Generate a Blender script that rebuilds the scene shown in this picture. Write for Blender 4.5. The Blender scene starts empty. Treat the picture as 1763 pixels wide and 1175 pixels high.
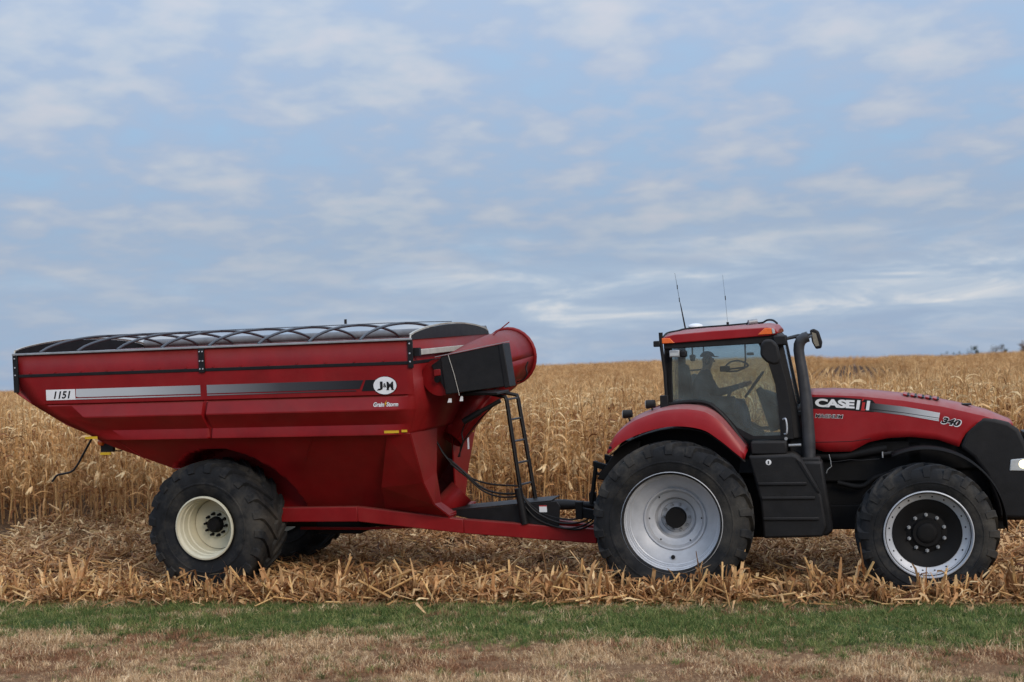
import bpy, bmesh, math, random
import numpy as np
from math import sin, cos, pi, radians, atan, sqrt, exp
from mathutils import Vector, Matrix
random.seed(7)
RNG = np.random.default_rng(11)
SC = bpy.context.scene
COL = SC.collection

# ------------------------------------------------------------------ camera
EYE = 2.85
pitch = atan((640.0 - 587.5) / 2300.0)
roll = atan(0.032)
fw = Vector((0, cos(pitch), sin(pitch))); up0 = Vector((0, -sin(pitch), cos(pitch))); rt0 = Vector((1, 0, 0))
rt = rt0 * cos(roll) - up0 * sin(roll)
up = rt0 * sin(roll) + up0 * cos(roll)
cd = bpy.data.cameras.new("camera")
cam = bpy.data.objects.new("camera", cd); COL.objects.link(cam)
cd.sensor_width = 36; cd.lens = 2300 / 1763 * 36
cd.dof.use_dof = True; cd.dof.focus_distance = 17.6; cd.dof.aperture_fstop = 1.45
cd.clip_start = 0.1; cd.clip_end = 6000
mw = Matrix(((rt.x, up.x, -fw.x, 0), (rt.y, up.y, -fw.y, 0), (rt.z, up.z, -fw.z, EYE), (0, 0, 0, 1)))
cam.matrix_world = mw
SC.camera = cam

# ------------------------------------------------------------------ view / sun / sky
SC.view_settings.view_transform = 'Standard'
SC.view_settings.look = 'None'
SC.view_settings.exposure = 0.2
SC.view_settings.gamma = 1
try:
    SC.cycles.transparent_max_bounces = 24
    SC.cycles.max_bounces = 8
except Exception:
    pass

SUN_EL, SUN_AZ = radians(28), radians(150)     # behind the camera, to its right, veiled by cloud
sdir = Vector((sin(SUN_AZ) * cos(SUN_EL), cos(SUN_AZ) * cos(SUN_EL), sin(SUN_EL)))   # towards the sun
ld = bpy.data.lights.new("sun", 'SUN'); ld.energy = 1.5; ld.angle = radians(22); ld.color = (1, .86, .70)
sun = bpy.data.objects.new("sun", ld); COL.objects.link(sun)
sun.rotation_euler = sdir.to_track_quat('Z', 'Y').to_euler()

W = bpy.data.worlds.new("World"); SC.world = W; W.use_nodes = True
nt = W.node_tree; nt.nodes.clear()
def N(t, tree=None, **k):
    n = (tree or nt).nodes.new(t)
    for a, b in k.items(): setattr(n, a, b)
    return n
def L(a, b, tree=None): (tree or nt).links.new(a, b)
def mth(op, a, b=None, c=None, tree=None, clamp=False):
    n = N('ShaderNodeMath', tree, operation=op); n.use_clamp = clamp
    for i, v in enumerate((a, b, c)):
        if v is None: continue
        if isinstance(v, (int, float)): n.inputs[i].default_value = v
        else: L(v, n.inputs[i], tree)
    return n.outputs[0]
def mixc(f, a, b, tree=None, mode='MIX'):
    n = N('ShaderNodeMix', tree, data_type='RGBA', blend_type=mode)
    n.clamp_factor = True
    for s, v in ((n.inputs[0], f), (n.inputs[6], a), (n.inputs[7], b)):
        if isinstance(v, (int, float)): s.default_value = v
        elif isinstance(v, tuple): s.default_value = (*v, 1)[:4]
        else: L(v, s, tree)
    return n.outputs[2]
def ramp(v, stops, tree=None, interp='LINEAR'):
    n = N('ShaderNodeValToRGB', tree); cr = n.color_ramp; cr.interpolation = interp
    while len(cr.elements) < len(stops): cr.elements.new(0.5)
    for e, (p, c) in zip(cr.elements, stops):
        e.position = p; e.color = (c, c, c, 1) if isinstance(c, (int, float)) else (*c, 1)
    L(v, n.inputs[0], tree); return n.outputs[0]
def noise(vec, scale, detail=5, rough=.55, tree=None, dist=0.0):
    n = N('ShaderNodeTexNoise', tree); n.inputs['Scale'].default_value = scale
    n.inputs['Detail'].default_value = detail; n.inputs['Roughness'].default_value = rough
    n.inputs['Distortion'].default_value = dist
    if vec is not None: L(vec, n.inputs['Vector'], tree)
    return n.outputs[0]

def build_sky():
    tc = N('ShaderNodeTexCoord'); sx = N('ShaderNodeSeparateXYZ'); L(tc.outputs['Generated'], sx.inputs[0])
    x, y, z = sx.outputs
    zz = mth('MAXIMUM', z, 0.0)
    den = mth('ADD', zz, 0.20)
    cx = mth('DIVIDE', x, den); cy = mth('DIVIDE', y, den)
    cb = N('ShaderNodeCombineXYZ'); L(cx, cb.inputs[0]); L(cy, cb.inputs[1])
    # mottled layer of soft altocumulus, streaks slightly tilted
    def lay(rot, sc, lo, scale, det, rough, dist):
        mp = N('ShaderNodeMapping'); L(cb.outputs[0], mp.inputs[0]); mp.inputs['Rotation'].default_value = (0, 0, radians(rot))
        mp.inputs['Scale'].default_value = (*sc, 1); mp.inputs['Location'].default_value = (*lo, 0)
        return noise(mp.outputs[0], scale, det, rough, dist=dist)
    big = lay(-18, (1.0, .8), (3.1, 1.7), 1.6, 3, .5, .3)
    mid = lay(-24, (1.0, .8), (9.3, 4.2), 4.2, 4, .45, .15)
    sml = lay(22, (1.0, 1.0), (1.3, -2.2), 8.5, 4, .50, .15)
    n = mth('ADD', mth('ADD', mth('MULTIPLY', big, .25), mth('MULTIPLY', mid, .42)), mth('MULTIPLY', sml, .33))
    col = ramp(n, [(.36, (.335, .495, .695)), (.45, (.355, .475, .655)), (.51, (.38, .475, .63)), (.57, (.43, .52, .64)), (.68, (.52, .57, .66))])
    warm = ramp(mth('ADD', mth('MULTIPLY', mid, .55), mth('MULTIPLY', sml, .45)), [(.47, 0.0), (.66, 1.0)])
    col = mixc(mth('MULTIPLY', warm, .40), col, (.66, .62, .64))
    tg = ramp(z, [(.10, .90), (.27, 1.14)])
    col = mixc(1.0, col, tg, mode='MULTIPLY')
    # darker flat cloud sheet low down, broken by bright streaks
    low = ramp(z, [(.0, 1.0), (.05, .8), (.14, 0.0)])
    col = mixc(mth('MULTIPLY', low, .5), col, (.33, .425, .585))
    mp3 = N('ShaderNodeMapping'); L(tc.outputs['Generated'], mp3.inputs[0]); mp3.inputs['Rotation'].default_value = (0, radians(-3), 0)
    mp3.inputs['Scale'].default_value = (9, 9, 52); mp3.inputs['Location'].default_value = (1.3, 0, .35)
    n4 = noise(mp3.outputs[0], 1.0, 7, .6, dist=.5)
    lowc = ramp(n4, [(.38, (.33, .43, .59)), (.50, (.385, .485, .63)), (.57, (.48, .56, .67)), (.68, (.74, .74, .75))])
    azr = ramp(x, [(.0, 0.0), (.38, .35), (.50, 1.0), (.9, 1.0)])       # the breaks lie at centre and right
    xr_ = mth('ADD', mth('MULTIPLY', x, 1.2), .5)
    azr = ramp(xr_, [(.0, .15), (.38, .35), (.50, 1.0), (1.0, .9)])
    band = ramp(z, [(.0, .25), (.02, .5), (.035, 1.0), (.066, 1.0), (.082, .45), (.11, 0.0)])
    col = mixc(mth('MULTIPLY', band, mth('MULTIPLY', azr, .95)), col, lowc)
    # the unseen part overhead is the brighter one
    gain = ramp(z, [(.0, .5), (.28, .5), (.60, 1.0), (1, 1.0)])
    vs = N('ShaderNodeVectorMath', operation='SCALE'); L(col, vs.inputs[0]); L(mth('MULTIPLY', gain, 1.95), vs.inputs['Scale'])
    sky = N('ShaderNodeTexSky', sky_type='NISHITA'); sky.sun_disc = False
    sky.sun_elevation = SUN_EL; sky.sun_rotation = SUN_AZ; sky.dust_density = 2
    bg1 = N('ShaderNodeBackground'); L(sky.outputs[0], bg1.inputs[0]); bg1.inputs[1].default_value = .05
    bg2 = N('ShaderNodeBackground'); L(vs.outputs[0], bg2.inputs[0]); bg2.inputs[1].default_value = 1.0
    mx = N('ShaderNodeMixShader'); mx.inputs[0].default_value = .86
    L(bg1.outputs[0], mx.inputs[1]); L(bg2.outputs[0], mx.inputs[2])
    o = N('ShaderNodeOutputWorld'); L(mx.outputs[0], o.inputs[0])
build_sky()

# ------------------------------------------------------------------ materials
def new_mat(name):
    m = bpy.data.materials.new(name); m.use_nodes = True
    t = m.node_tree; b = t.nodes['Principled BSDF']
    return m, t, b
MATS = {}
def mat(name, color, rough=.6, metal=0.0, var=.12, scale=6.0, dust=0.0, dustc=(.36, .27, .20), coat=0.0, emit=None, bump=0.0, grime=0.0, spec=.5):
    if name in MATS: return MATS[name]
    m, t, b = new_mat(name)
    tc = N('ShaderNodeTexCoord', t)
    n = noise(tc.outputs['Object'], scale, 6, .6, t)
    f = ramp(n, [(.3, 1 - var), (.7, 1 + var)], t)
    c = mixc(1.0, color, f, t, 'MULTIPLY')
    r = mth('ADD', rough, mth('MULTIPLY', mth('SUBTRACT', n, .5, tree=t), .25, tree=t), tree=t, clamp=True)
    if grime:
        n5 = noise(tc.outputs['Object'], 1.7, 8, .7, t)
        g = mth('MULTIPLY', ramp(n5, [(.45, 0.0), (.75, 1.0)], t), grime, tree=t)
        c = mixc(g, c, dustc, t)
    if dust:
        ge = N('ShaderNodeNewGeometry', t); sz = N('ShaderNodeSeparateXYZ', t); L(ge.outputs['Normal'], sz.inputs[0], t)
        d = ramp(sz.outputs[2], [(.25, 0.0), (.95, 1.0)], t)
        d = mth('MULTIPLY', d, ramp(noise(tc.outputs['Object'], 9, 6, .7, t), [(.25, .45), (.65, 1.0)], t), tree=t)
        d = mth('MULTIPLY', d, dust, tree=t)
        c = mixc(d, c, dustc, t)
        r = mth('ADD', r, mth('MULTIPLY', d, .4, tree=t), tree=t, clamp=True)
    L(c, b.inputs['Base Color'], t); L(r, b.inputs['Roughness'], t)
    b.inputs['Metallic'].default_value = metal; b.inputs['Specular IOR Level'].default_value = spec
    b.inputs['Coat Weight'].default_value = coat
    if bump:
        bp = N('ShaderNodeBump', t); bp.inputs['Strength'].default_value = bump; bp.inputs['Distance'].default_value = .01
        L(noise(tc.outputs['Object'], scale * 6, 5, .6, t), bp.inputs['Height'], t); L(bp.outputs[0], b.inputs['Normal'], t)
    if emit:
        b.inputs['Emission Color'].default_value = (*emit[0], 1); b.inputs['Emission Strength'].default_value = emit[1]
    MATS[name] = m
    return m
RED = mat('cart_red_paint', (.205, .0062, .0080), .42, var=.18, scale=2.2, dust=.6, grime=.14, dustc=(.19, .065, .05), spec=.25)
TRED = mat('tractor_red_paint', (.27, .0078, .0115), .38, var=.12, scale=2.6, dust=.8, grime=.07, dustc=(.32, .19, .18), spec=.32)
BLK = mat('black_steel', (.009, .009, .010), .5, var=.3, dust=.12, grime=.05, dustc=(.09, .075, .06), spec=.25)
PLA = mat('black_plastic', (.010, .010, .011), .6, var=.25, dust=.3, grime=.07, dustc=(.10, .085, .07), bump=.15, spec=.25)
DARK = mat('greasy_iron', (.004, .004, .0045), .7, var=.4, grime=.12, dustc=(.03, .024, .018), spec=.2)
RUB = mat('tyre_rubber', (.013, .0138, .0155), .85, var=.4, scale=5, grime=.95, dustc=(.078, .070, .058), bump=.6, spec=.2)
SIL = mat('silver_rim', (.45, .47, .505), .5, metal=.3, var=.12, scale=7, grime=.28, dustc=(.26, .235, .20), spec=.4)
CRM = mat('cream_rim', (.56, .53, .40), .55, var=.10, scale=7, grime=.3, dustc=(.30, .25, .16))
GRY = mat('galvanised', (.30, .31, .32), .5, metal=.3, var=.2)
BOWM = mat('tarp_bow_steel', (.06, .062, .07), .45, metal=.3, var=.2)
TARP = mat('grey_tarp', (.15, .155, .165), .6, var=.2, bump=.3)
LTG = mat('pale_trim', (.42, .40, .35), .55, var=.12)
WHT = mat('white_vinyl', (.72, .73, .74), .4, var=.03)
INK = mat('black_ink', (.008, .008, .009), .5, var=.05, spec=.25)
YEL = mat('yellow_reflector', (.62, .40, .02), .35, var=.1)
ORG = mat('amber_lens', (.75, .13, .012), .25, var=.1, scale=20, coat=.5)
LENS = mat('clear_lens', (.45, .47, .47), .2, var=.1, scale=30, coat=.6)
REDV = mat('red_vinyl', (.42, .02, .02), .4, var=.05)
CABIN = mat('cab_interior', (.020, .022, .026), .75, var=.3)
SEAT = mat('seat_fabric', (.025, .027, .03), .9, var=.3)
GRN = mat('faded_green_plastic', (.05, .12, .05), .5)

def glass(name, tint, refl=.10, haze=.1, hazec=(.25, .27, .28)):
    m = bpy.data.materials.new(name); m.use_nodes = True; t = m.node_tree; t.nodes.clear()
    o = N('ShaderNodeOutputMaterial', t); tr = N('ShaderNodeBsdfTransparent', t); tr.inputs[0].default_value = (*tint, 1)
    gl = N('ShaderNodeBsdfGlossy', t); gl.inputs['Roughness'].default_value = .06; gl.inputs[0].default_value = (.9, .95, 1, 1)
    lw = N('ShaderNodeLayerWeight', t); lw.inputs[0].default_value = .35
    f = mth('ADD', mth('MULTIPLY', lw.outputs['Fresnel'], .6, tree=t), refl * .5, tree=t, clamp=True)
    m1 = N('ShaderNodeMixShader', t); L(f, m1.inputs[0], t); L(tr.outputs[0], m1.inputs[1], t); L(gl.outputs[0], m1.inputs[2], t)
    df = N('ShaderNodeBsdfDiffuse', t); df.inputs[0].default_value = (*hazec, 1)
    tc = N('ShaderNodeTexCoord', t)
    d = mth('MULTIPLY', ramp(noise(tc.outputs['Object'], 4, 6, .6, t), [(.3, .4), (.7, 1.3)], t), haze, tree=t)
    m2 = N('ShaderNodeMixShader', t); L(d, m2.inputs[0], t); L(m1.outputs[0], m2.inputs[1], t); L(df.outputs[0], m2.inputs[2], t)
    L(m2.outputs[0], o.inputs[0], t); return m
GLS = glass('cab_glass', (.74, .82, .82), .10, .12, (.30, .38, .40))
GLF = glass('cab_glass_far', (.94, .97, .97), .02, .04)

def gradient_mat(name, x0, x1, stops, rough=.35, metal=.3):
    m, t, b = new_mat(name); tc = N('ShaderNodeTexCoord', t); s = N('ShaderNodeSeparateXYZ', t); L(tc.outputs['Object'], s.inputs[0], t)
    f = mth('DIVIDE', mth('SUBTRACT', s.outputs[0], x0, tree=t), x1 - x0, tree=t, clamp=True)
    L(ramp(f, stops, t), b.inputs['Base Color'], t); b.inputs['Roughness'].default_value = rough; b.inputs['Metallic'].default_value = metal
    return m

def leaf_mat(name, c1, c2, c3, trans=.25, rough=.75):
    """dry plant matter: colour from a per-leaf attribute and a per-plant random value"""
    m, t, b = new_mat(name)
    at = N('ShaderNodeAttribute', t); at.attribute_name = 'tone'
    oi = N('ShaderNodeObjectInfo', t)
    f = mth('ADD', mth('MULTIPLY', at.outputs['Fac'], .75, tree=t), mth('MULTIPLY', oi.outputs['Random'], .25, tree=t), tree=t, clamp=True)
    c = ramp(f, [(.1, c1), (.5, c2), (.9, c3)], t)
    br = mth('ADD', .8, mth('MULTIPLY', oi.outputs['Random'], .4, tree=t), tree=t)
    tc = N('ShaderNodeTexCoord', t)
    br = mth('MULTIPLY', br, ramp(noise(tc.outputs['Object'], 14, 3, .6, t), [(.3, .75), (.7, 1.2)], t), tree=t)
    c = mixc(1.0, c, br, t, 'MULTIPLY')
    L(c, b.inputs['Base Color'], t); b.inputs['Roughness'].default_value = rough
    b.inputs['Specular IOR Level'].default_value = .25
    if trans:
        tl = N('ShaderNodeBsdfTranslucent', t); L(c, tl.inputs[0], t)
        mx = N('ShaderNodeMixShader', t); mx.inputs[0].default_value = trans
        L(b.outputs[0], mx.inputs[1], t); L(tl.outputs[0], mx.inputs[2], t); L(mx.outputs[0], t.nodes['Material Output'].inputs[0], t)
    return m

# ------------------------------------------------------------------ mesh helpers
class MB:
    def __init__(s): s.v = []; s.f = []; s.tone = None
    def add(s, vs, fs):
        o = len(s.v); s.v += [tuple(p) for p in vs]; s.f += [tuple(i + o for i in f) for f in fs]; return s
    def box(s, x0, x1, y0, y1, z0, z1):
        return s.add([(x, y, z) for x in (x0, x1) for y in (y0, y1) for z in (z0, z1)],
                     [(0, 1, 3, 2), (4, 6, 7, 5), (0, 4, 5, 1), (2, 3, 7, 6), (0, 2, 6, 4), (1, 5, 7, 3)])
    def prism(s, poly, y0, y1):
        """poly in (x,z), extruded along y"""
        n = len(poly); a = sum(poly[i][0] * poly[(i + 1) % n][1] - poly[(i + 1) % n][0] * poly[i][1] for i in range(n))
        if a < 0: poly = poly[::-1]
        vs = [(x, y0, z) for x, z in poly] + [(x, y1, z) for x, z in poly]
        fs = [tuple(range(n)), tuple(range(2 * n - 1, n - 1, -1))] + [(i + n, (i + 1) % n + n, (i + 1) % n, i)[::1] for i in range(n)]
        return s.add(vs, fs)
    def hull8(s, a, b):
        """two quads a,b (4 points each, same winding) joined to a solid"""
        return s.add(list(a) + list(b), [(3, 2, 1, 0), (4, 5, 6, 7), (0, 1, 5, 4), (1, 2, 6, 5), (2, 3, 7, 6), (3, 0, 4, 7)])
    def tube(s, pts, r, seg=10, caps=True):
        pts = [Vector(p) for p in pts]; n = len(pts)
        rs = r if isinstance(r, (list, tuple)) else [r] * n
        t0 = (pts[1] - pts[0]).normalized()
        ref = Vector((0, 0, 1)) if abs(t0.z) < .9 else Vector((1, 0, 0))
        nrm = t0.cross(ref).normalized(); vs = []
        for i, p in enumerate(pts):
            t = ((pts[min(i + 1, n - 1)] - p).normalized() + (p - pts[max(i - 1, 0)]).normalized()).normalized()
            nrm = (nrm - t * nrm.dot(t)).normalized(); bn = t.cross(nrm)
            for k in range(seg):
                a = 2 * pi * k / seg; vs.append(p + (nrm * cos(a) + bn * sin(a)) * rs[i])
        fs = [(i * seg + k, i * seg + (k + 1) % seg, (i + 1) * seg + (k + 1) % seg, (i + 1) * seg + k) for i in range(n - 1) for k in range(seg)]
        if caps: fs += [tuple(range(seg - 1, -1, -1)), tuple((n - 1) * seg + k for k in range(seg))]
        return s.add(vs, fs)
    def lathe(s, prof, seg=64, cx=0, cz=0):
        """prof: list of (r, y), revolved around the y axis"""
        n = len(prof); vs = []
        for r, y in prof:
            for k in range(seg):
                a = 2 * pi * k / seg; vs.append((cx + r * sin(a), y, cz + r * cos(a)))
        fs = [(i * seg + k, i * seg + (k + 1) % seg, (i + 1) * seg + (k + 1) % seg, (i + 1) * seg + k) for i in range(n - 1) for k in range(seg)]
        return s.add(vs, fs)
    def grid(s, rows):
        n, m = len(rows), len(rows[0])
        return s.add([p for r in rows for p in r], [(i * m + j, i * m + j + 1, (i + 1) * m + j + 1, (i + 1) * m + j) for i in range(n - 1) for j in range(m - 1)])
    def mesh(s, name, mats, smooth=None):
        me = bpy.data.meshes.new(name); me.from_pydata(s.v, [], s.f)
        for m in (mats if isinstance(mats, (list, tuple)) else [mats]): me.materials.append(m)
        bm = bmesh.new(); bm.from_mesh(me); bmesh.ops.recalc_face_normals(bm, faces=bm.faces); bm.to_mesh(me); bm.free()
        if smooth is not None:
            me.shade_smooth(); me.set_sharp_from_angle(angle=radians(smooth))
        me.update(); return me
def link(o, parent=None):
    COL.objects.link(o)
    if parent: o.parent = parent
    return o
def part(name, mb, m, parent, smooth=None, bevel=0.0, solid=0.0, loc=None, label=None, seg=2):
    me = mb.mesh(name, m, smooth) if isinstance(mb, MB) else mb
    o = link(bpy.data.objects.new(name, me), parent)
    if loc: o.location = loc
    if solid:
        md = o.modifiers.new('solid', 'SOLIDIFY'); md.thickness = solid; md.offset = 0
    if bevel:
        md = o.modifiers.new('bevel', 'BEVEL'); md.width = bevel; md.segments = seg; md.limit_method = 'ANGLE'; md.angle_limit = radians(30)
        if smooth is None and isinstance(mb, MB):
            me.shade_smooth(); me.set_sharp_from_angle(angle=radians(50))
    if label: o['label'] = label
    return o
def tag(o, label=None, cat=None, group=None, kind=None):
    for k, v in (('label', label), ('category', cat), ('group', group), ('kind', kind)):
        if v: o[k] = v
    return o
def thing(name, label, cat, loc=(0, 0, 0), rot=(0, 0, 0), group=None):
    o = link(bpy.data.objects.new(name, None)); o.location = loc; o.rotation_euler = rot; o.empty_display_size = .3
    return tag(o, label, cat, group)
def resample(pts, n):
    P = np.array(pts, float); d = np.r_[0, np.cumsum(np.linalg.norm(np.diff(P, axis=0), axis=1))]
    t = np.linspace(0, d[-1], n); return [tuple(np.interp(t, d, P[:, k]) for k in range(P.shape[1])) for t in t]
def spline(pts, n=24):
    """Catmull-Rom through the points"""
    P = [Vector(p) for p in pts]; P = [P[0] * 2 - P[1]] + P + [P[-1] * 2 - P[-2]]; out = []
    m = len(P) - 3; per = max(2, n // m)
    for i in range(m):
        a, b, c, d = P[i:i + 4]
        for k in range(per):
            t = k / per; out.append(.5 * ((2 * b) + (c - a) * t + (2 * a - 5 * b + 4 * c - d) * t * t + (3 * b - 3 * c + d - a) * t ** 3))
    out.append(P[-2]); return out

def text_mesh(name, s, x0, z0, x1, h, y, ang=0.0, shear=0.0, bold=0.0, depth=.0015, spacing=1.0):
    """lettering standing on the plane y = const, facing -y, fitted to width x1-x0 and height h"""
    cu = bpy.data.curves.new(name, 'FONT'); cu.body = s; cu.size = 1; cu.offset = bold; cu.shear = shear; cu.extrude = .01; cu.space_character = spacing
    cu.resolution_u = 4
    tmp = bpy.data.objects.new(name, cu); COL.objects.link(tmp)
    dg = bpy.context.evaluated_depsgraph_get(); me = bpy.data.meshes.new_from_object(tmp.evaluated_get(dg))
    bpy.data.objects.remove(tmp); bpy.data.curves.remove(cu)
    co = np.empty(len(me.vertices) * 3); me.vertices.foreach_get('co', co); co = co.reshape(-1, 3)
    a, b = co.min(0), co.max(0)
    X = (co[:, 0] - a[0]) / (b[0] - a[0]) * (x1 - x0); Z = (co[:, 1] - a[1]) / (b[1] - a[1]) * h; Y = (co[:, 2] - a[2]) / (b[2] - a[2])
    out = np.stack([x0 + X * cos(ang) - Z * sin(ang), y - Y * depth, z0 + X * sin(ang) + Z * cos(ang)], 1)
    me.vertices.foreach_set('co', out.ravel()); me.materials.clear(); me.name = name; me.update(); return me
def text(name, parent, m, *a, **k):
    me = text_mesh(*a, **k); me.materials.append(m)
    return link(bpy.data.objects.new(name, me), parent)

# ------------------------------------------------------------------ ground shape
RA = radians(11)
def vw(X, Y): return X * np.sin(RA) + Y * np.cos(RA), X * np.cos(RA) - Y * np.sin(RA)   # v away from the road, w along it
def XY(v, w): return v * np.sin(RA) + w * np.cos(RA), v * np.cos(RA) - w * np.sin(RA)
def sstep(a, b, x):
    t = np.clip((x - a) / (b - a), 0, 1); return t * t * (3 - 2 * t)
def ground(X, Y):
    X = np.asarray(X, float); Y = np.asarray(Y, float); v, w = vw(X, Y)
    z = -.15 + .04 * np.clip(v - 17.3, 0, 9.7)
    z = z + sstep(27, 85, v) * (-1.15)
    z = z - .35 * sstep(9, -2, v) * 0
    ang = X / np.maximum(Y, 5)                       # lateral direction seen from the road
    px = 881.5 + 2300 * ang
    off = np.interp(px, [-400, 0, 300, 920, 1100, 1400, 1560, 1640, 1763, 2300], [-12, -10, -3, 6, 7, 6, 2, -1, 3, 5])
    crest = EYE - 1.95 + off * 350 / 2300
    z = z + sstep(80, 350, v) * (crest + .91 - .02)
    z = z - .012 * np.clip(v - 350, 0, 4000)
    z = z + .25 * np.sin(w * .021 + 1) * sstep(60, 150, v) * sstep(330, 250, v)
    return z

def build_ground():
    vs = np.r_[np.linspace(-40, 8, 13), np.arange(9, 30, .5), np.arange(30, 120, 3), np.arange(120, 420, 10), np.array([450, 500, 600, 800, 1100, 1500, 2200, 3000])]
    ws = np.r_[-2500, -1500, -900, -600, -400, np.arange(-300, -40, 10), np.arange(-40, 40, 1.0), np.arange(40, 300, 10), 300, 400, 600, 900, 1500, 2500]
    V, Wd = np.meshgrid(vs, ws, indexing='ij'); X, Y = XY(V, Wd); Z = ground(X, Y)
    Z = Z + np.where((V > 9) & (V < 26), RNG.normal(0, .012, Z.shape), 0)
    m, n = V.shape
    me = bpy.data.meshes.new('ground')
    me.from_pydata(np.stack([X, Y, Z], -1).reshape(-1, 3).tolist(), [], [(i * n + j, i * n + j + 1, (i + 1) * n + j + 1, (i + 1) * n + j)[::-1] for i in range(m - 1) for j in range(n - 1)])
    me.shade_smooth()
    mt, t, b = new_mat('field_ground'); tc = N('ShaderNodeTexCoord', t)
    mp = N('ShaderNodeMapping', t); mp.inputs['Rotation'].default_value = (0, 0, RA); L(tc.outputs['Object'], mp.inputs[0], t)
    s = N('ShaderNodeSeparateXYZ', t); L(mp.outputs[0], s.inputs[0], t); v = s.outputs[1]
    vn = mth('ADD', v, mth('MULTIPLY', mth('SUBTRACT', noise(tc.outputs['Object'], .9, 6, .6, t), .5, tree=t), 1.2, tree=t), tree=t)
    fine = noise(tc.outputs['Object'], 22, 8, .7, t)
    litter = ramp(fine, [(.3, (.03, .017, .010)), (.5, (.085, .046, .024)), (.68, (.24, .14, .07))], t)
    dry = ramp(fine, [(.3, (.10, .05, .028)), (.55, (.22, .125, .065)), (.7, (.36, .23, .125))], t)
    green = ramp(fine, [(.3, (.028, .045, .016)), (.6, (.06, .085, .03)), (.75, (.13, .12, .05))], t)
    far = ramp(noise(tc.outputs['Object'], .35, 8, .7, t), [(.3, (.26, .145, .065)), (.7, (.40, .24, .11))], t)
    def edge(a, w): return ramp(mth('DIVIDE', mth('SUBTRACT', vn, a - w, tree=t), 2 * w, tree=t, clamp=True), [(0, 0.0), (1, 1.0)], t)
    c = mixc(edge(14.65, .3), dry, green, t); c = mixc(edge(17.1, .2), c, litter, t); c = mixc(edge(120, 30), c, far, t)
    m2 = N('ShaderNodeMapping', t); m2.inputs['Rotation'].default_value = (0, 0, .2487); L(tc.outputs['Object'], m2.inputs[0], t)
    s2 = N('ShaderNodeSeparateXYZ', t); L(m2.outputs[0], s2.inputs[0], t)
    inr = mth('MULTIPLY', mth('LESS_THAN', mth('ABSOLUTE', s2.outputs[0], tree=t), 7.2, tree=t), mth('MULTIPLY', mth('GREATER_THAN', s2.outputs[1], 108, tree=t), mth('LESS_THAN', s2.outputs[1], 344, tree=t), tree=t), tree=t)
    c = mixc(inr, c, (.075, .04, .022), t)
    L(c, b.inputs['Base Color'], t); b.inputs['Roughness'].default_value = .95; b.inputs['Specular IOR Level'].default_value = .1
    bp = N('ShaderNodeBump', t); bp.inputs['Strength'].default_value = .7; bp.inputs['Distance'].default_value = .03
    L(fine, bp.inputs['Height'], t); L(bp.outputs[0], b.inputs['Normal'], t)
    me.materials.append(mt)
    o = link(bpy.data.objects.new('ground', me)); o['kind'] = 'structure'
build_ground()

# ------------------------------------------------------------------ plants: templates + scatter
STRAW = leaf_mat('dry_corn_leaf', (.22, .08, .03), (.57, .32, .13), (.85, .64, .35), .3)
STALK = leaf_mat('dry_corn_stalk', (.24, .105, .04), (.48, .27, .105), (.62, .42, .19), 0)
LITT = leaf_mat('corn_litter', (.12, .042, .018), (.50, .255, .105), (.88, .63, .33), .25)
GRASSG = leaf_mat('green_grass', (.040, .088, .020), (.115, .175, .042), (.38, .34, .13), .25)
GRASSB = leaf_mat('brown_grass', (.13, .052, .028), (.32, .155, .08), (.50, .30, .16), .2)
GRASSD = leaf_mat('dry_grass', (.26, .14, .07), (.57, .38, .205), (.84, .65, .41), .2)

class Plant:
    """collects ribbons; one tone value per face"""
    def __init__(s): s.v = []; s.f = []; s.t = []; s.mi = []
    def ribbon(s, pts, ws, side, tone, mi=0):
        o = len(s.v)
        for p, w in zip(pts, ws):
            s.v.append(tuple(p - side * w)); s.v.append(tuple(p + side * w))
        for i in range(len(pts) - 1):
            s.f.append((o + 2 * i, o + 2 * i + 1, o + 2 * i + 3, o + 2 * i + 2)); s.t.append(tone); s.mi.append(mi)
    def leaf(s, base, az, ln, wd, rise, droop, tone, mi=0, n=5, kink=0):
        d = Vector((cos(az), sin(az), 0)); side = Vector((-sin(az), cos(az), 0)); pts = []; ws = []
        p = Vector(base); el = rise; st = ln / n
        for i in range(n + 1):
            pts.append(p.copy()); u = i / n
            ws.append(wd * (0.55 + .9 * u if u < .4 else .95 * (1 - (u - .4) / .6) + .06) * .5)
            p = p + (d * cos(el) + Vector((0, 0, sin(el)))) * st
            el -= droop / n * (1 + kink * (i == 1)); el = max(el, -1.5)
            d2 = random.uniform(-.35, .35); d = Vector((d.x * cos(d2) - d.y * sin(d2), d.x * sin(d2) + d.y * cos(d2), 0))
        side = (side + Vector((0, 0, random.uniform(-.9, .9)))).normalized()
        s.ribbon(pts, ws, side, tone, mi)
    def rod(s, a, b, r0, r1, tone, mi=1, seg=5):
        a = Vector(a); b = Vector(b); t = (b - a).normalized(); n = t.cross(Vector((1, .3, 0))).normalized(); m = t.cross(n); o = len(s.v)
        for p, r in ((a, r0), (b, r1)):
            for k in range(seg):
                an = 2 * pi * k / seg; s.v.append(tuple(p + (n * cos(an) + m * sin(an)) * r))
        for k in range(seg):
            s.f.append((o + k, o + (k + 1) % seg, o + seg + (k + 1) % seg, o + seg + k)); s.t.append(tone); s.mi.append(mi)
    def obj(s, name, mats):
        me = bpy.data.meshes.new(name); me.from_pydata(s.v, [], s.f)
        for m in mats: me.materials.append(m)
        me.polygons.foreach_set('material_index', s.mi)
        at = me.attributes.new('tone', 'FLOAT', 'FACE'); at.data.foreach_set('value', s.t)
        me.update(); return bpy.data.objects.new(name, me)

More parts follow.
